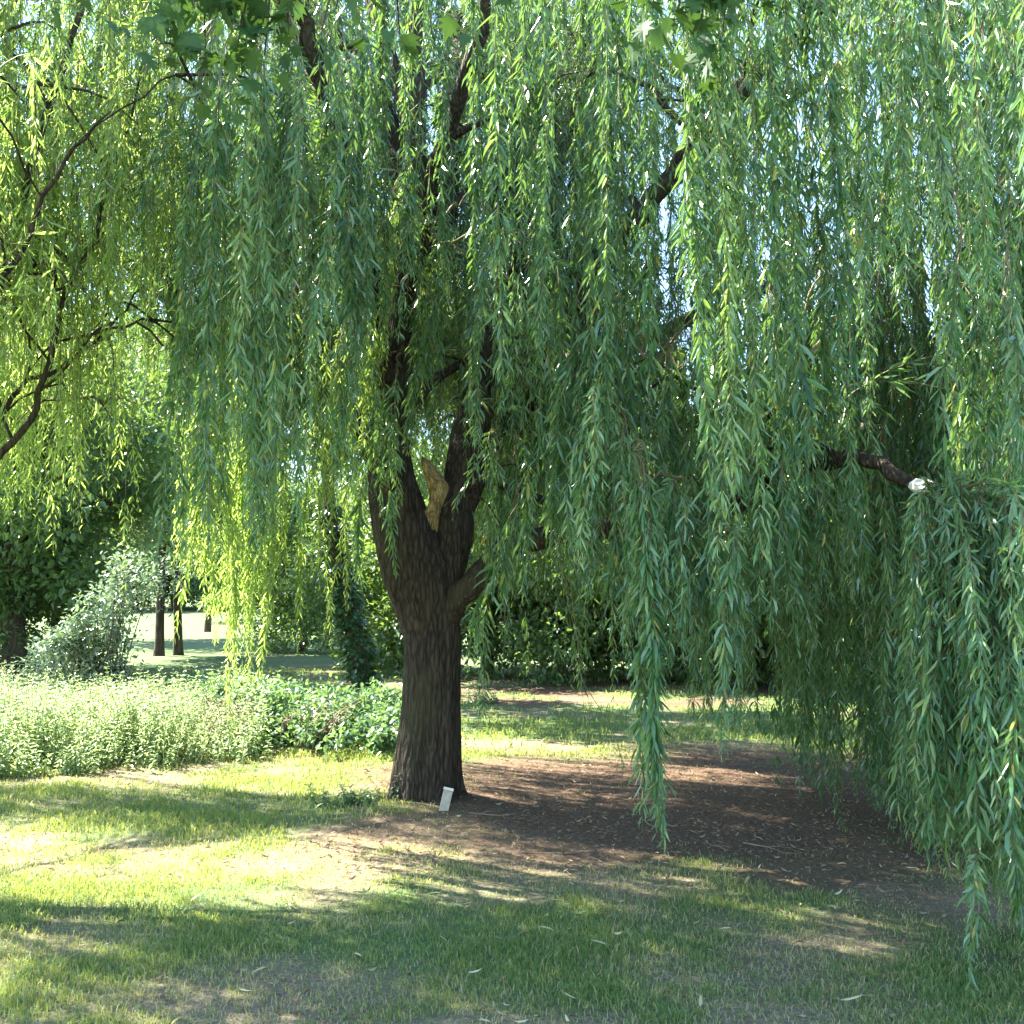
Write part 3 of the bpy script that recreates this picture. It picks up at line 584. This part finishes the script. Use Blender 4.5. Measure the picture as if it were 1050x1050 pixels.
W2.fill('crown', 330, lambda p: 7 < p[1] < 11 and p[0] / p[1] < -.5 and p[2] > 2.6, mat='willow_sun', poly=STREAK, zr=(2.4, 4.2), reach=2.2, length=(.7, 2.2), zmin=lambda p: 2.2)  # sprays added out of view to throw a shadow streak on the lawn
W2.fill('crown', 300, lambda p: 3.5 < p[1] < 7.2 and p[0] / p[1] < -.48 and p[2] > 2.6, mat='willow_sun', poly=NEARP, zr=(2.4, 4.3), reach=2.0, length=(.7, 2.2), zmin=lambda p: 2.8)  # sprays added out of view to shade the near lawn

W1.crown(); W2.crown()

# ------------------------------------------------------------------ broad-leaved trees
def crown_mesh(name, H, r, zc, nl, size, mat, seed, tmpl=SLIM, squash=1.0, clumps=60, low=0.0, droop=.2):
    rg = np.random.default_rng(seed); mb = MB()
    c = nrm(rg.normal(0, 1, (clumps, 3))) * (rg.random((clumps, 1)) ** .45); c[:, 2] *= squash
    c = c * r + [0, 0, zc]; c = c[c[:, 2] > low + .2]
    cr = rg.uniform(.16, .34, len(c)) * r
    k = rg.integers(0, len(c), nl); u = nrm(rg.normal(0, 1, (nl, 3))); rad = rg.random((nl, 1)) ** .5
    P = c[k] + u * rad * cr[k][:, None] * [1, 1, .7]
    ok = P[:, 2] > low; P = P[ok]; u = u[ok]; n = len(P)
    ax = nrm(u * .8 + rg.normal(0, .6, (n, 3)) + [0, 0, -droop]); sd = np.cross(ax, np.array([0, 0, 1.]) + rg.normal(0, .5, (n, 3)))
    L = rg.uniform(.7, 1.3, n) * size
    leaves(mb, tmpl, P, ax, sd, L, L * rg.uniform(.55, .8, n), np.clip(rg.normal(.45, .22, n), 0, 1), 0)
    return mb.mesh(name, [mat]), c
def trunk_mesh(name, H, r, zc, clumps, rg, lean=(0, 0), mat=None):
    mb = MB(); top = np.array([lean[0], lean[1], zc + H * .12])
    P = catmull([(0, 0, -.2), (lean[0] * .2, lean[1] * .2, zc * .35), (lean[0] * .5, lean[1] * .5, zc * .7), top], 16); P[1:] += rg.normal(0, r * .12, (15, 3))
    tube(mb, P, np.interp(np.linspace(0, 1, 16), [0, .08, .5, 1], [r * 1.5, r, r * .8, r * .25]), 10, 0, .5)
    for c in clumps[:: max(1, len(clumps) // 14)]:
        i = int(rg.integers(5, 13)); s = P[i]; m = (s + c) / 2 + [0, 0, -.05 * H]
        tube(mb, catmull([s, m, c], 7), np.linspace(r * .35, .02, 7), 5, 0, .5)
    return mb.mesh(name, [mat or M['bgbark']])
KINDS = {}
def kind(key, H, r, zc, nl, size, mat, tr, seed, **k):
    rg = np.random.default_rng(seed + 50); cm, cl = crown_mesh('crown', H, r, zc, nl, size, M[mat], seed, **k); KINDS[key] = (trunk_mesh('trunk', H, tr, zc, cl, rg), cm)
kind('dense', 11, 4.2, 6.2, 26000, .20, 'broad', .26, 1, squash=1.25, clumps=90, low=1.3)
kind('open', 12, 4.4, 7.2, 20000, .20, 'broad_pale', .22, 2, squash=1.15, clumps=80, low=2.2)
kind('slim', 10, 2.6, 6.4, 11000, .17, 'broad', .13, 3, squash=1.4, clumps=55, low=2.3)
kind('bushy', 7, 3.4, 3.0, 24000, .17, 'broad', .18, 4, squash=.95, clumps=90, low=.05)
kind('far', 13, 5.5, 7.0, 9000, .42, 'broad', .35, 5, squash=1.1, clumps=70, low=.6)
def bgtree(key, x, y, sc, rz, label, group, name='broadleaf_tree', cat='tree', tilt=0):
    o = empty(name, (x, y, float(gz(np.array([x]), np.array([y]))[0])), label, cat, group); o.rotation_euler = (0, tilt, rz); o.scale = (sc, sc, sc)
    for me, nm in zip(KINDS[key], ('trunk', 'crown')):
        c = bpy.data.objects.new(nm, me); COL.objects.link(c); c.parent = o
G1 = 'trees standing beyond the weed bank'
def gx(px, Y): return (px - 525) / FPX * Y
for key, px, Y, sc, rz, lab in [('dense', 18, 20, .85, .3, 'stout dark-trunked tree at the far left beyond the weed bank'),
        ('open', 62, 22.5, .72, 2.1, 'pale tree with a straight trunk between the stout tree and the silvery bush'),
        ('bushy', -10, 21, .7, 1.4, 'low dark bushy tree at the left edge, in front of the stout tree'),
        ('slim', 166, 27, .95, 1.2, 'slim upright tree, left one of the close pair by the sunny meadow'),
        ('slim', 186, 27.4, .9, 4.0, 'slim leaning tree, right one of the close pair by the sunny meadow'),
        ('open', 120, 36, 1.0, .7, 'pale grey-green open tree rising behind the slim pair'),
        ('open', 240, 62, 1.1, 2.9, 'pale tree at the far edge of the sunny meadow behind the hanging yellow-green branches')]:
    bgtree(key, gx(px, Y), Y, sc, rz, lab, G1, tilt=.05 if px == 186 else 0)
for px, Y, sc, rz in [(140, 96, 2.0, .4), (185, 104, 2.1, 2.2), (228, 92, 1.9, 3.3), (268, 98, 2.0, 5.0), (85, 88, 2.0, 1.1), (320, 60, 1.4, .9)]:
    bgtree('bushy', gx(px, Y), Y, sc, rz, 'rounded leafy tree at the far side of the sunny meadow', 'trees along the far side of the meadow')
G2 = 'dark trees closing the lawn behind the willow'
for key, px, Y, sc, rz, lab in [('bushy', 312, 29, .8, 1.0, 'dark bushy tree between the sunny meadow and the ivy-covered trunk'), ('bushy', 410, 22, .75, .3, 'low bushy tree seen just left of the willow trunk base'),
        ('bushy', 500, 20.5, .82, 1.9, 'low bushy tree right behind the willow trunk, branches down to the lawn'), ('bushy', 575, 19.5, .72, 3.0, 'dark low tree behind the hanging bare twigs in mid lawn'),
        ('bushy', 655, 20.5, .8, 4.1, 'dark low tree behind the longest willow strand'), ('bushy', 735, 19, .8, 5.6, 'rounded dark tree where the lawn ends, right of the longest strand'), ('bushy', 815, 18, .85, 5.2, 'dark bushy tree at the back of the lawn behind the right-hand curtain'),
        ('bushy', 905, 17, .9, .9, 'dense tree hidden behind the deep shaded willow curtain'), ('bushy', 1000, 16, .9, 2.2, 'bushy tree behind the broken low limb'), ('bushy', 1110, 15, .95, 3.2, 'bushy tree at the right edge behind the drooping sprays'),
        ('open', 640, 36, .9, .2, 'pale open tree far behind the lawn, showing through gaps in the curtain')]:
    bgtree(key, gx(px, Y), Y, sc, rz, lab, G2)
G3 = 'far trees round the park'
for i, (x, y, s) in enumerate([(-62, 80, 1), (-48, 95, 1.1), (-36, 105, 1), (-26, 110, 1.1), (-14, 100, 1), (-4, 85, .9), (8, 70, .9), (20, 62, .9), (30, 52, .9), (-75, 62, 1), (-85, 45, 1), (38, 38, .9), (42, 24, .9)]):
    bgtree('far', x, y, s, i * 1.3, 'far dark tree along the hazy edge of the park', G3)

# low far hedge line at the meadow edge
def mound(name, mats, pts_fn, n, size, tmpl, label, cat, kind_=None, stems=0, loc=(0, 0, 0), seed=1, mat_idx=0, group=None):
    pass
# ivy-clad leaning trunk
iv = empty('ivy_covered_tree', (*gnd(374, 716), 0), 'leaning tree trunk thickly covered in dark ivy, left of the willow', 'tree'); bpy.context.view_layer.update()
yi = gnd(374, 716)[1]; Pi = catmull([at(376, 726, yi), at(370, 680, yi), at(358, 630, yi), at(346, 580, yi), at(338, 520, yi), at(335, 450, yi)], 30)
mb = MB(); tube(mb, Pi, np.linspace(.16, .09, 30), 12, 0, .5); mb.build('trunk', [M['bgbark']], iv)
mb = MB(); n = 2600; k = RNG.integers(0, 24, n); u = nrm(RNG.normal(0, 1, (n, 3)) * [1, 1, .2]); Pp = Pi[k] + u * (.13 + RNG.random((n, 1)) * .09) + RNG.normal(0, .05, (n, 3)); L = RNG.uniform(.06, .11, n)
leaves(mb, OVAL, Pp, u + [0, 0, -.7], np.cross(u, [0, 0, 1.]) + RNG.normal(0, .3, (n, 3)), L, L * .9, RNG.random(n)); mb.build('ivy', [M['ivy']], iv)
cm, cl = crown_mesh('crown', 6, 2.2, 6.0, 7000, .14, M['broad'], 77, clumps=40, low=3.6)
o = bpy.data.objects.new('crown', cm); COL.objects.link(o); o.parent = iv; o.location = (-.5, 0, 0)

# silvery drooping bush
def silver():
    c0 = gnd(95, 727); y0 = 14.0; x0 = gx(110, y0); root = empty('silvery_bush', (x0, y0, 0), 'silvery bush of drooping branches catching the light above the nettles', 'bush'); bpy.context.view_layer.update()
    mb = MB(); st = MB(); b = np.array([x0, y0, 0.])
    for i in range(26):
        a = RNG.uniform(0, 6.3); tip = at(RNG.uniform(30, 175), 0, y0); tx = tip[0]; f = (tx - gx(25, y0)) / (gx(175, y0) - gx(25, y0))
        tz = .30 + 1.75 * max(0, f) + RNG.normal(0, .16); ty = y0 + RNG.normal(0, .5)
        P = catmull([b + RNG.normal(0, .35, 3) * [1, 1, 0], b + [(tx - x0) * .35, (ty - y0) * .3, .9], [x0 + (tx - x0) * .7, y0 + (ty - y0) * .7, max(tz + .25, .7)], [tx, ty, max(tz, .25)]], 14)
        tube(st, P, np.linspace(.010, .003, 14), 5, 0, .5)
        m = 260; s = RNG.integers(2, 14, m); B0 = P[s] + RNG.normal(0, .10, (m, 3)); ax = RNG.normal(0, .7, (m, 3)) + [-.4, -.5, -.1]; L = RNG.uniform(.055, .10, m)
        leaves(mb, OVAL, B0, ax, np.cross(ax, [0, 0, 1.]) + RNG.normal(0, .3, (m, 3)), L, L * .6, RNG.random(m))
    st.build('stem', [M['bgbark']], root); mb.build('foliage', [M['silver']], root)
silver()

# nettle bank
def nettle_plants(mb, xs, ys, hs, leafL, wr=.5):
    n = len(xs)
    for i in range(n):
        h = hs[i]; b = np.array([xs[i], ys[i], float(gz(np.array([xs[i]]), np.array([ys[i]]))[0]) - .03]); le = RNG.normal(0, .13, 2) * h
        t = np.linspace(0, 1, 5); P = b + np.stack([le[0] * t ** 2, le[1] * t ** 2, h * t], 1); tube(mb, P, np.linspace(.005, .002, 5), 3, 1, .5)
        k = int(9 + h * 7); s = np.repeat(np.linspace(.22, 1, k), 2); B0 = np.stack([np.interp(s, t, P[:, q]) for q in range(3)], 1)
        a = np.repeat(np.arange(k) * 1.571 + RNG.uniform(0, 6.3), 2) + np.tile([0, math.pi], k) + RNG.normal(0, .25, 2 * k)
        el = np.where(s > .9, RNG.uniform(.1, .7, 2 * k), RNG.uniform(-.75, .15, 2 * k)); ax = np.stack([np.cos(a), np.sin(a), el], 1)
        L = leafL * (1.15 - .65 * s) * RNG.uniform(.75, 1.25, 2 * k); sd = np.cross(ax, [0, 0, 1.]) + RNG.normal(0, .15, (2 * k, 3))
        leaves(mb, OVAL, B0, ax, sd, L, L * wr, np.clip(RNG.normal(.45, .16, 2 * k) + (fbm(xs[i] * 1.7, ys[i] * 1.7, 19) - .5) * .9 + RNG.normal(0, .1), 0, 1), 0)
def nettles():
    n = 1900; t = RNG.random(n); px = -140 + 420 * t; Yf = 8.75 + 1.0 * np.clip((px) / 270, -.3, 1) + (fbm(px * .03, px * 0, 7) - .5) * .5
    y = Yf + 3.4 * RNG.random(n) ** .8; x = gx(px, y)
    h = .36 * (.05 + 1.9 * fbm(x * 1.5, y * 1.5, 17) ** 1.5) * sstep(-.1, .8, (y - Yf)) + .17 + .10 * RNG.random(n) + .30 * RNG.random(n) ** 7 - .06 * sstep(100, 280, px) - .06 * sstep(2, 3.4, y - Yf)
    mb = MB(); nettle_plants(mb, x, y, h, .082, .40)
    m = 150; cx = RNG.uniform(-140, 230, 22); px = cx[RNG.integers(0, 22, m)] + RNG.normal(0, 7, m); y = RNG.uniform(9.4, 12.4, m); nettle_plants(mb, gx(px, y), y, RNG.uniform(.5, .82, m) - .1 * sstep(0, 230, px), .085, .42)
    for i in range(800):
        t = RNG.random(); px = -140 + 400 * t; y = 9.3 + 3 * RNG.random(); b = np.array([gx(px, y), y, 0.]); h = RNG.uniform(.4, .82) * (1 - .3 * max(0, px) / 260); P = catmull([b, b + [RNG.normal(0, .05), 0, h * .6], b + [RNG.normal(.05, .10), RNG.normal(0, .08), h]], 7)
        strand(mb, P, .003, dens=40, size=.62, wide=1.3, start=.25, shift=.25)
    tag(mb.build('nettle_bed', [M['nettle'], M['greenstem']]), 'sunlit bed of pale green nettles along the edge of the lawn', 'nettles', kind='stuff')
nettles()
def bramble():
    c = np.array([gx(335, 11.6), 11.6, 0]); root = empty('bramble_thicket', tuple(c), 'dark blue-green bramble thicket between the nettles and the willow trunk', 'bush'); bpy.context.view_layer.update()
    mb = MB(); st = MB()
    for i in range(150):
        px = RNG.uniform(225, 418); y = 10.3 + RNG.random() * 2.4 + .2 * (px < 300); b = np.array([gx(px, y), y, -.03]); h = RNG.uniform(.28, .62) * (1 - .25 * (px - 225) / 200) * (.55 + .45 * min(1, (y - 10.3) / .9)); a = RNG.uniform(0, 6.3); r = RNG.uniform(.25, .6)
        o = np.array([math.cos(a), math.sin(a), 0]) * r
        P = catmull([b, b + o * .3 + [0, 0, h * .8], b + o * .7 + [0, 0, h], b + o * 1.1 + [0, 0, h * .75]], 10); tube(st, P, np.linspace(.006, .002, 10), 4, 0, .5)
        m = 95; s = RNG.integers(2, 10, m); B0 = P[s] + RNG.normal(0, .06, (m, 3)); ax = RNG.normal(0, .7, (m, 3)) + [0, -.2, -.1]; L = RNG.uniform(.05, .085, m)
        leaves(mb, OVAL, B0, ax, np.cross(ax, [0, 0, 1.]) + RNG.normal(0, .35, (m, 3)), L, L * .7, np.clip(RNG.normal(.45, .25, m), 0, 1))
    st.build('stem', [M['greenstem']], root); mb.build('foliage', [M['bramble']], root)
    ds = MB()
    for i in range(90):
        cx = RNG.choice([212, 222, 318]); px = cx + RNG.normal(0, 14); y = 10.2 + RNG.random() * .8; b = np.array([gx(px, y), y, 0]); h = RNG.uniform(.3, .55); P = catmull([b, b + [RNG.normal(.05, .08), RNG.normal(0, .08), h * .6], b + [RNG.normal(.15, .15), RNG.normal(0, .15), h]], 6)
        tube(ds, P, np.linspace(.006, .003, 6), 4, 0, .5)
        m = 8; B0 = P[RNG.integers(2, 6, m)] + RNG.normal(0, .02, (m, 3)); ax = RNG.normal(0, .6, (m, 3)) + [0, 0, -.4]
        leaves(ds, OVAL, B0, ax, RNG.normal(0, 1, (m, 3)), .05, .02, .5, 0)
    o = ds.build('dead_stem', [M['stem']], root); o['label'] = 'dry brown dead stems'; o['kind'] = 'stuff'
bramble()
def weed(px, py, n, h, label, name='leafy_weed', spread=.16):
    g = gnd(px, py); root = empty(name, (g[0], g[1], 0), label, 'weed'); bpy.context.view_layer.update()
    mb = MB(); nettle_plants(mb, g[0] + RNG.normal(0, spread, n), g[1] + RNG.normal(0, spread * .7, n), RNG.uniform(.5, 1.1, n) * h, .075); mb.build('foliage', [M['bramble'], M['greenstem']], root)
weed(366, 836, 16, .19, 'small green leafy weed at the left foot of the willow trunk')
weed(487, 722, 22, .30, 'bright sunlit clump of weeds just right of the willow trunk on the lawn', spread=.2)
weed(795, 748, 24, .45, 'pale-leaved weed clump at the back of the lawn under the shaded curtain', spread=.35)

# pale wooden marker leaning at the foot of the willow, on a flat stone
g = np.array([-.475, 7.2]); gzz = float(gz(np.array([g[0]]), np.array([g[1]]))[0])
bm_ = MB()
def box(mb, c, sx, sy, sz, rot=None, bev=.006, rnd=.5):
    import bmesh
    b = bmesh.new(); bmesh.ops.create_cube(b, size=1); bmesh.ops.scale(b, vec=(sx, sy, sz), verts=b.verts)
    bmesh.ops.bevel(b, geom=b.edges[:], offset=bev, segments=2, affect='EDGES', profile=.6)
    if rot: bmesh.ops.rotate(b, cent=(0, 0, 0), matrix=rot, verts=b.verts)
    V = np.array([v.co[:] for v in b.verts]) + np.asarray(c)
    d = {}
    for f in b.faces: d.setdefault(len(f.verts), []).append([v.index for v in f.verts])
    mb.add(V, [np.array(x) for x in d.values()], rnd); b.free()
mk = empty('wooden_marker', (g[0], g[1], gzz), 'short pale wooden marker post leaning at the foot of the willow trunk', 'marker post'); bpy.context.view_layer.update()
rot = Matrix.Rotation(R(13), 3, 'Y') @ Matrix.Rotation(R(-14), 3, 'X')
box(bm_, (g[0], g[1], gzz + .055), .068, .042, .155, rot); bm_.build('post', [plain('weathered_wood', [(.3, (.30, .25, .18)), (.7, (.44, .38, .29))], .8, 25)], mk)
b2 = MB(); box(b2, np.array([g[0], g[1], gzz + .055]) + np.array(rot @ Vector((0, 0, .087))), .074, .048, .019, rot, .005); b2.build('cap', [M['cutwood']], mk)
# stump post out in the sunny meadow
gs = gnd(213, 648); sp = MB(); tube(sp, [(gs[0], gs[1], -.1), (gs[0], gs[1], .35), (gs[0] + .02, gs[1], .7), (gs[0] + .03, gs[1], .86)], [.17, .16, .15, .14], 12, 0, .5, lambda t, a, p: 1 + .06 * np.sin(a * 3 + t * 4), cap=True)
tag(sp.build('wooden_post', [M['bgbark']]), 'short dark wooden post standing alone in the sunny meadow', 'post')

# ------------------------------------------------------------------ maple whose boughs reach over the camera
mp = empty('maple_tree', (-6.9, 2.3, 0), 'broad-leaved maple whose dark leafy boughs hang into the top of the view', 'tree'); bpy.context.view_layer.update()
mb = MB(); tube(mb, catmull([(-6.9, 2.3, -.2), (-6.85, 2.3, 1.5), (-6.7, 2.5, 3.5), (-6.3, 2.9, 6), (-5.6, 3.6, 9)], 24), np.interp(np.linspace(0, 1, 24), [0, .1, .6, 1], [.36, .26, .20, .08]), 20, 0, .5); mb.build('trunk', [M['bgbark']], mp)
def bough(pts, r, tips):
    mb = MB(); P = catmull(pts, 26); tube(mb, P, np.linspace(r, .012, 26), 8, 0, .5)
    lf = MB()
    for tp, n in tips:
        tp = np.asarray(tp) - [0, 0, .15]; n = int(n * 1.5); S = P[np.argmin(np.linalg.norm(P - tp, axis=1))]
        Q = catmull([S, (S + tp) / 2 + [0, 0, .08], tp], 8); tube(mb, Q, np.linspace(.010, .003, 8), 5, 0, .5)
        B0 = Q[RNG.integers(2, 8, n)] + RNG.normal(0, .10, (n, 3)); ax = RNG.normal(0, .5, (n, 3)) + [.2, .1, -.75]; L = RNG.uniform(.07, .12, n)
        ok = np.array([not blocked(q[None]) for q in B0])
        leaves(lf, MAPLE, B0[ok], ax[ok], np.cross(ax[ok], [0, 0, 1.]) + RNG.normal(0, .5, (ok.sum(), 3)), L[ok], L[ok] * .9, RNG.random(ok.sum()))
    mb.build('bough', [M['bgbark']], mp); lf.build('leaves', [M['maple']], mp)
bough([(-6.62, 2.6, 4.3), (-5.3, 2.5, 4.9), (-3.5, 2.7, 5.0), (-1.8, 3.4, 4.75), (-.3, 3.7, 4.65), (.9, 3.8, 4.5), (1.4, 3.85, 4.35)], .09,
      [(at(185, 5, 3.7), 34), (at(212, 22, 3.8), 40), (at(245, 8, 3.7), 34), (at(272, 20, 3.75), 26), (at(200, -30, 3.6), 16), (at(240, -40, 3.7), 16), (at(330, -6, 3.4), 9), (at(345, -30, 3.5), 14), (at(410, 0, 3.9), 14), (at(385, -30, 3.7), 12),
       (at(695, -12, 3.9), 26), (at(715, -2, 3.9), 30), (at(740, 2, 3.9), 24), (at(750, -20, 3.9), 12), (at(700, -40, 3.8), 12), (at(600, -50, 3.8), 12), (at(480, -50, 3.7), 12), (at(120, -50, 3.7), 12), (at(60, -60, 3.7), 12)])
cm, cl = crown_mesh('crown', 8, 2.9, 8.8, 9000, .16, M['maple'], 31, tmpl=MAPLE, clumps=60, low=5.6)
o = bpy.data.objects.new('crown', cm); COL.objects.link(o); o.parent = mp; o.location = (1.5, 1.7, 0)  # unseen crown, shifted sunward so that it shades the boughs

# ------------------------------------------------------------------ grass
def grass():
    mb = MB()
    def lay(n, y0, y1, hl, wl, power=1.0, fld=1.0):
        y = y0 + (y1 - y0) * RNG.random(n) ** power; x = (RNG.random(n) * 2 - 1) * (.74 * y + .5)
        s = soil_f(x, y); d = dry_f(x, y); keep = RNG.random(n) > np.clip(s * 1.25, 0, .985) * 1.0; keep &= RNG.random(n) > d * .8
        tuft = fbm(x * 2.2, y * 2.2, 81); keep &= RNG.random(n) < .35 + 1.3 * sstep(.3, .6, tuft)
        x = x[keep]; y = y[keep]; d = d[keep]; tuft = tuft[keep]; s = s[keep]; n = len(x)
        z = gz(x, y) - .004; h = RNG.uniform(.55, 1.35, n) * hl * (.55 + .9 * tuft) * (1 - .45 * d) * (1 - .4 * s); wd = RNG.uniform(.7, 1.3, n) * wl
        a = RNG.uniform(0, 6.3, n); ln = RNG.uniform(.1, .95, n) * h; ex, ey = np.cos(a), np.sin(a); b = RNG.uniform(0, 6.3, n); sx, sy = np.cos(b) * wd / 2, np.sin(b) * wd / 2
        V = np.stack([np.stack([x - sx, y - sy, z], 1), np.stack([x + sx, y + sy, z], 1),
                      np.stack([x + sx * .8 + ex * ln * .3, y + sy * .8 + ey * ln * .3, z + h * .6], 1), np.stack([x - sx * .8 + ex * ln * .3, y - sy * .8 + ey * ln * .3, z + h * .6], 1),
                      np.stack([x + ex * ln, y + ey * ln, z + h * RNG.uniform(.75, 1, n)], 1)], 1).reshape(-1, 3)
        o = (np.arange(n) * 5)[:, None]
        g = np.clip(RNG.beta(2, 2.2, n) * .72, 0, .715); isdry = RNG.random(n) < .13 + .55 * d + .35 * s; g = np.where(isdry, RNG.uniform(.745, 1, n), g)
        mb.add(V, [o + np.array([[0, 1, 2, 3]]), o + np.array([[3, 2, 4]])], np.repeat(g, 5))
    lay(260000, 2.8, 6.6, .042, .0045, 1.0); lay(160000, 6.2, 10.5, .055, .007); lay(80000, 10, 22, .07, .014, 1.3)
    tag(mb.build('grass', [M['grass']]), 'short patchy summer lawn grass around the willow', 'grass', kind='stuff')
    # fallen leaves and straw lying on the soil and lawn
    lt = MB(); n = 24000; y = 3.2 + 9 * RNG.random(n); x = (RNG.random(n) * 2 - 1) * (.56 * y + .2); s = soil_f(x, y); d = dry_f(x, y)
    k = RNG.random(n) < .06 + .9 * s + .25 * d; x = x[k]; y = y[k]; n = len(x); a = RNG.uniform(0, 6.3, n); z = gz(x, y) + RNG.uniform(.004, .02, n)
    ax = np.stack([np.cos(a), np.sin(a), RNG.normal(0, .2, n)], 1); sd = np.stack([-np.sin(a), np.cos(a), RNG.normal(0, .35, n)], 1); L = RNG.uniform(.018, .055, n)
    leaves(lt, WILLOW, np.stack([x, y, z], 1), ax, sd, L, L * RNG.uniform(.12, .3, n), RNG.random(n) ** 1.3, 0, RNG.uniform(-2, 2, n))
    tag(lt.build('leaf_litter', [M['litter']]), 'brown dead leaves and straw scattered under the willow', 'leaf litter', kind='stuff')
grass()
for i in range(14):
    mb = MB(); L = random.uniform(.15, .5); k = 6; t = np.linspace(-.5, .5, k); P = np.stack([t * L, RNG.normal(0, .02, k) * L * 3, np.abs(RNG.normal(0, .004, k)) + .006], 1)
    tube(mb, P, np.linspace(.006, .002, k), 5, 0, .5); Q = np.array([P[2], P[2] + [.06, .05, .006], P[2] + [.11, .07, .004]]); tube(mb, Q, [.003, .002, .001], 4, 0, .5)
    o = mb.build('fallen_twig', [M['stem']]); px, py = random.uniform(420, 860), random.uniform(780, 905); g = gnd(px, py); o.location = (g[0], g[1], float(gz(g[:1], g[1:])[0]) + .004); o.rotation_euler = (0, 0, random.uniform(0, 6.3))
    tag(o, 'dry broken willow twig lying on the bare soil under the tree', 'twig', 'fallen twigs under the willow')
# slender yellowed willow leaves lying singly on the near lawn
vars_ = []
for i in range(4):
    mb = MB(); leaves(mb, WILLOW, np.array([[-.055, 0, 0]]), np.array([[1., 0, .05]]), np.array([[0, 1., .2 * (i - 1.5)]]), .11, .018, .2 + .2 * i, 0, -.5 + .4 * i); vars_.append(mb.mesh('fallen_leaf', [M['fallen']]))
for i in range(55):
    y = 3.6 + 2.6 * random.random() ** 1.3; x = random.uniform(-.5, .48) * y; o = bpy.data.objects.new('fallen_leaf', vars_[i % 4]); COL.objects.link(o)
    o.location = (x, y, float(gz(np.array([x]), np.array([y]))[0]) + random.uniform(.02, .035)); o.rotation_euler = (random.uniform(-.3, .3), random.uniform(-.25, .25), random.uniform(0, 6.3)); s = random.uniform(.45, .9); o.scale = (s, s, s)
    tag(o, 'slender pale yellowed leaf lying on the near lawn', 'leaf', 'fallen leaves on the near lawn')
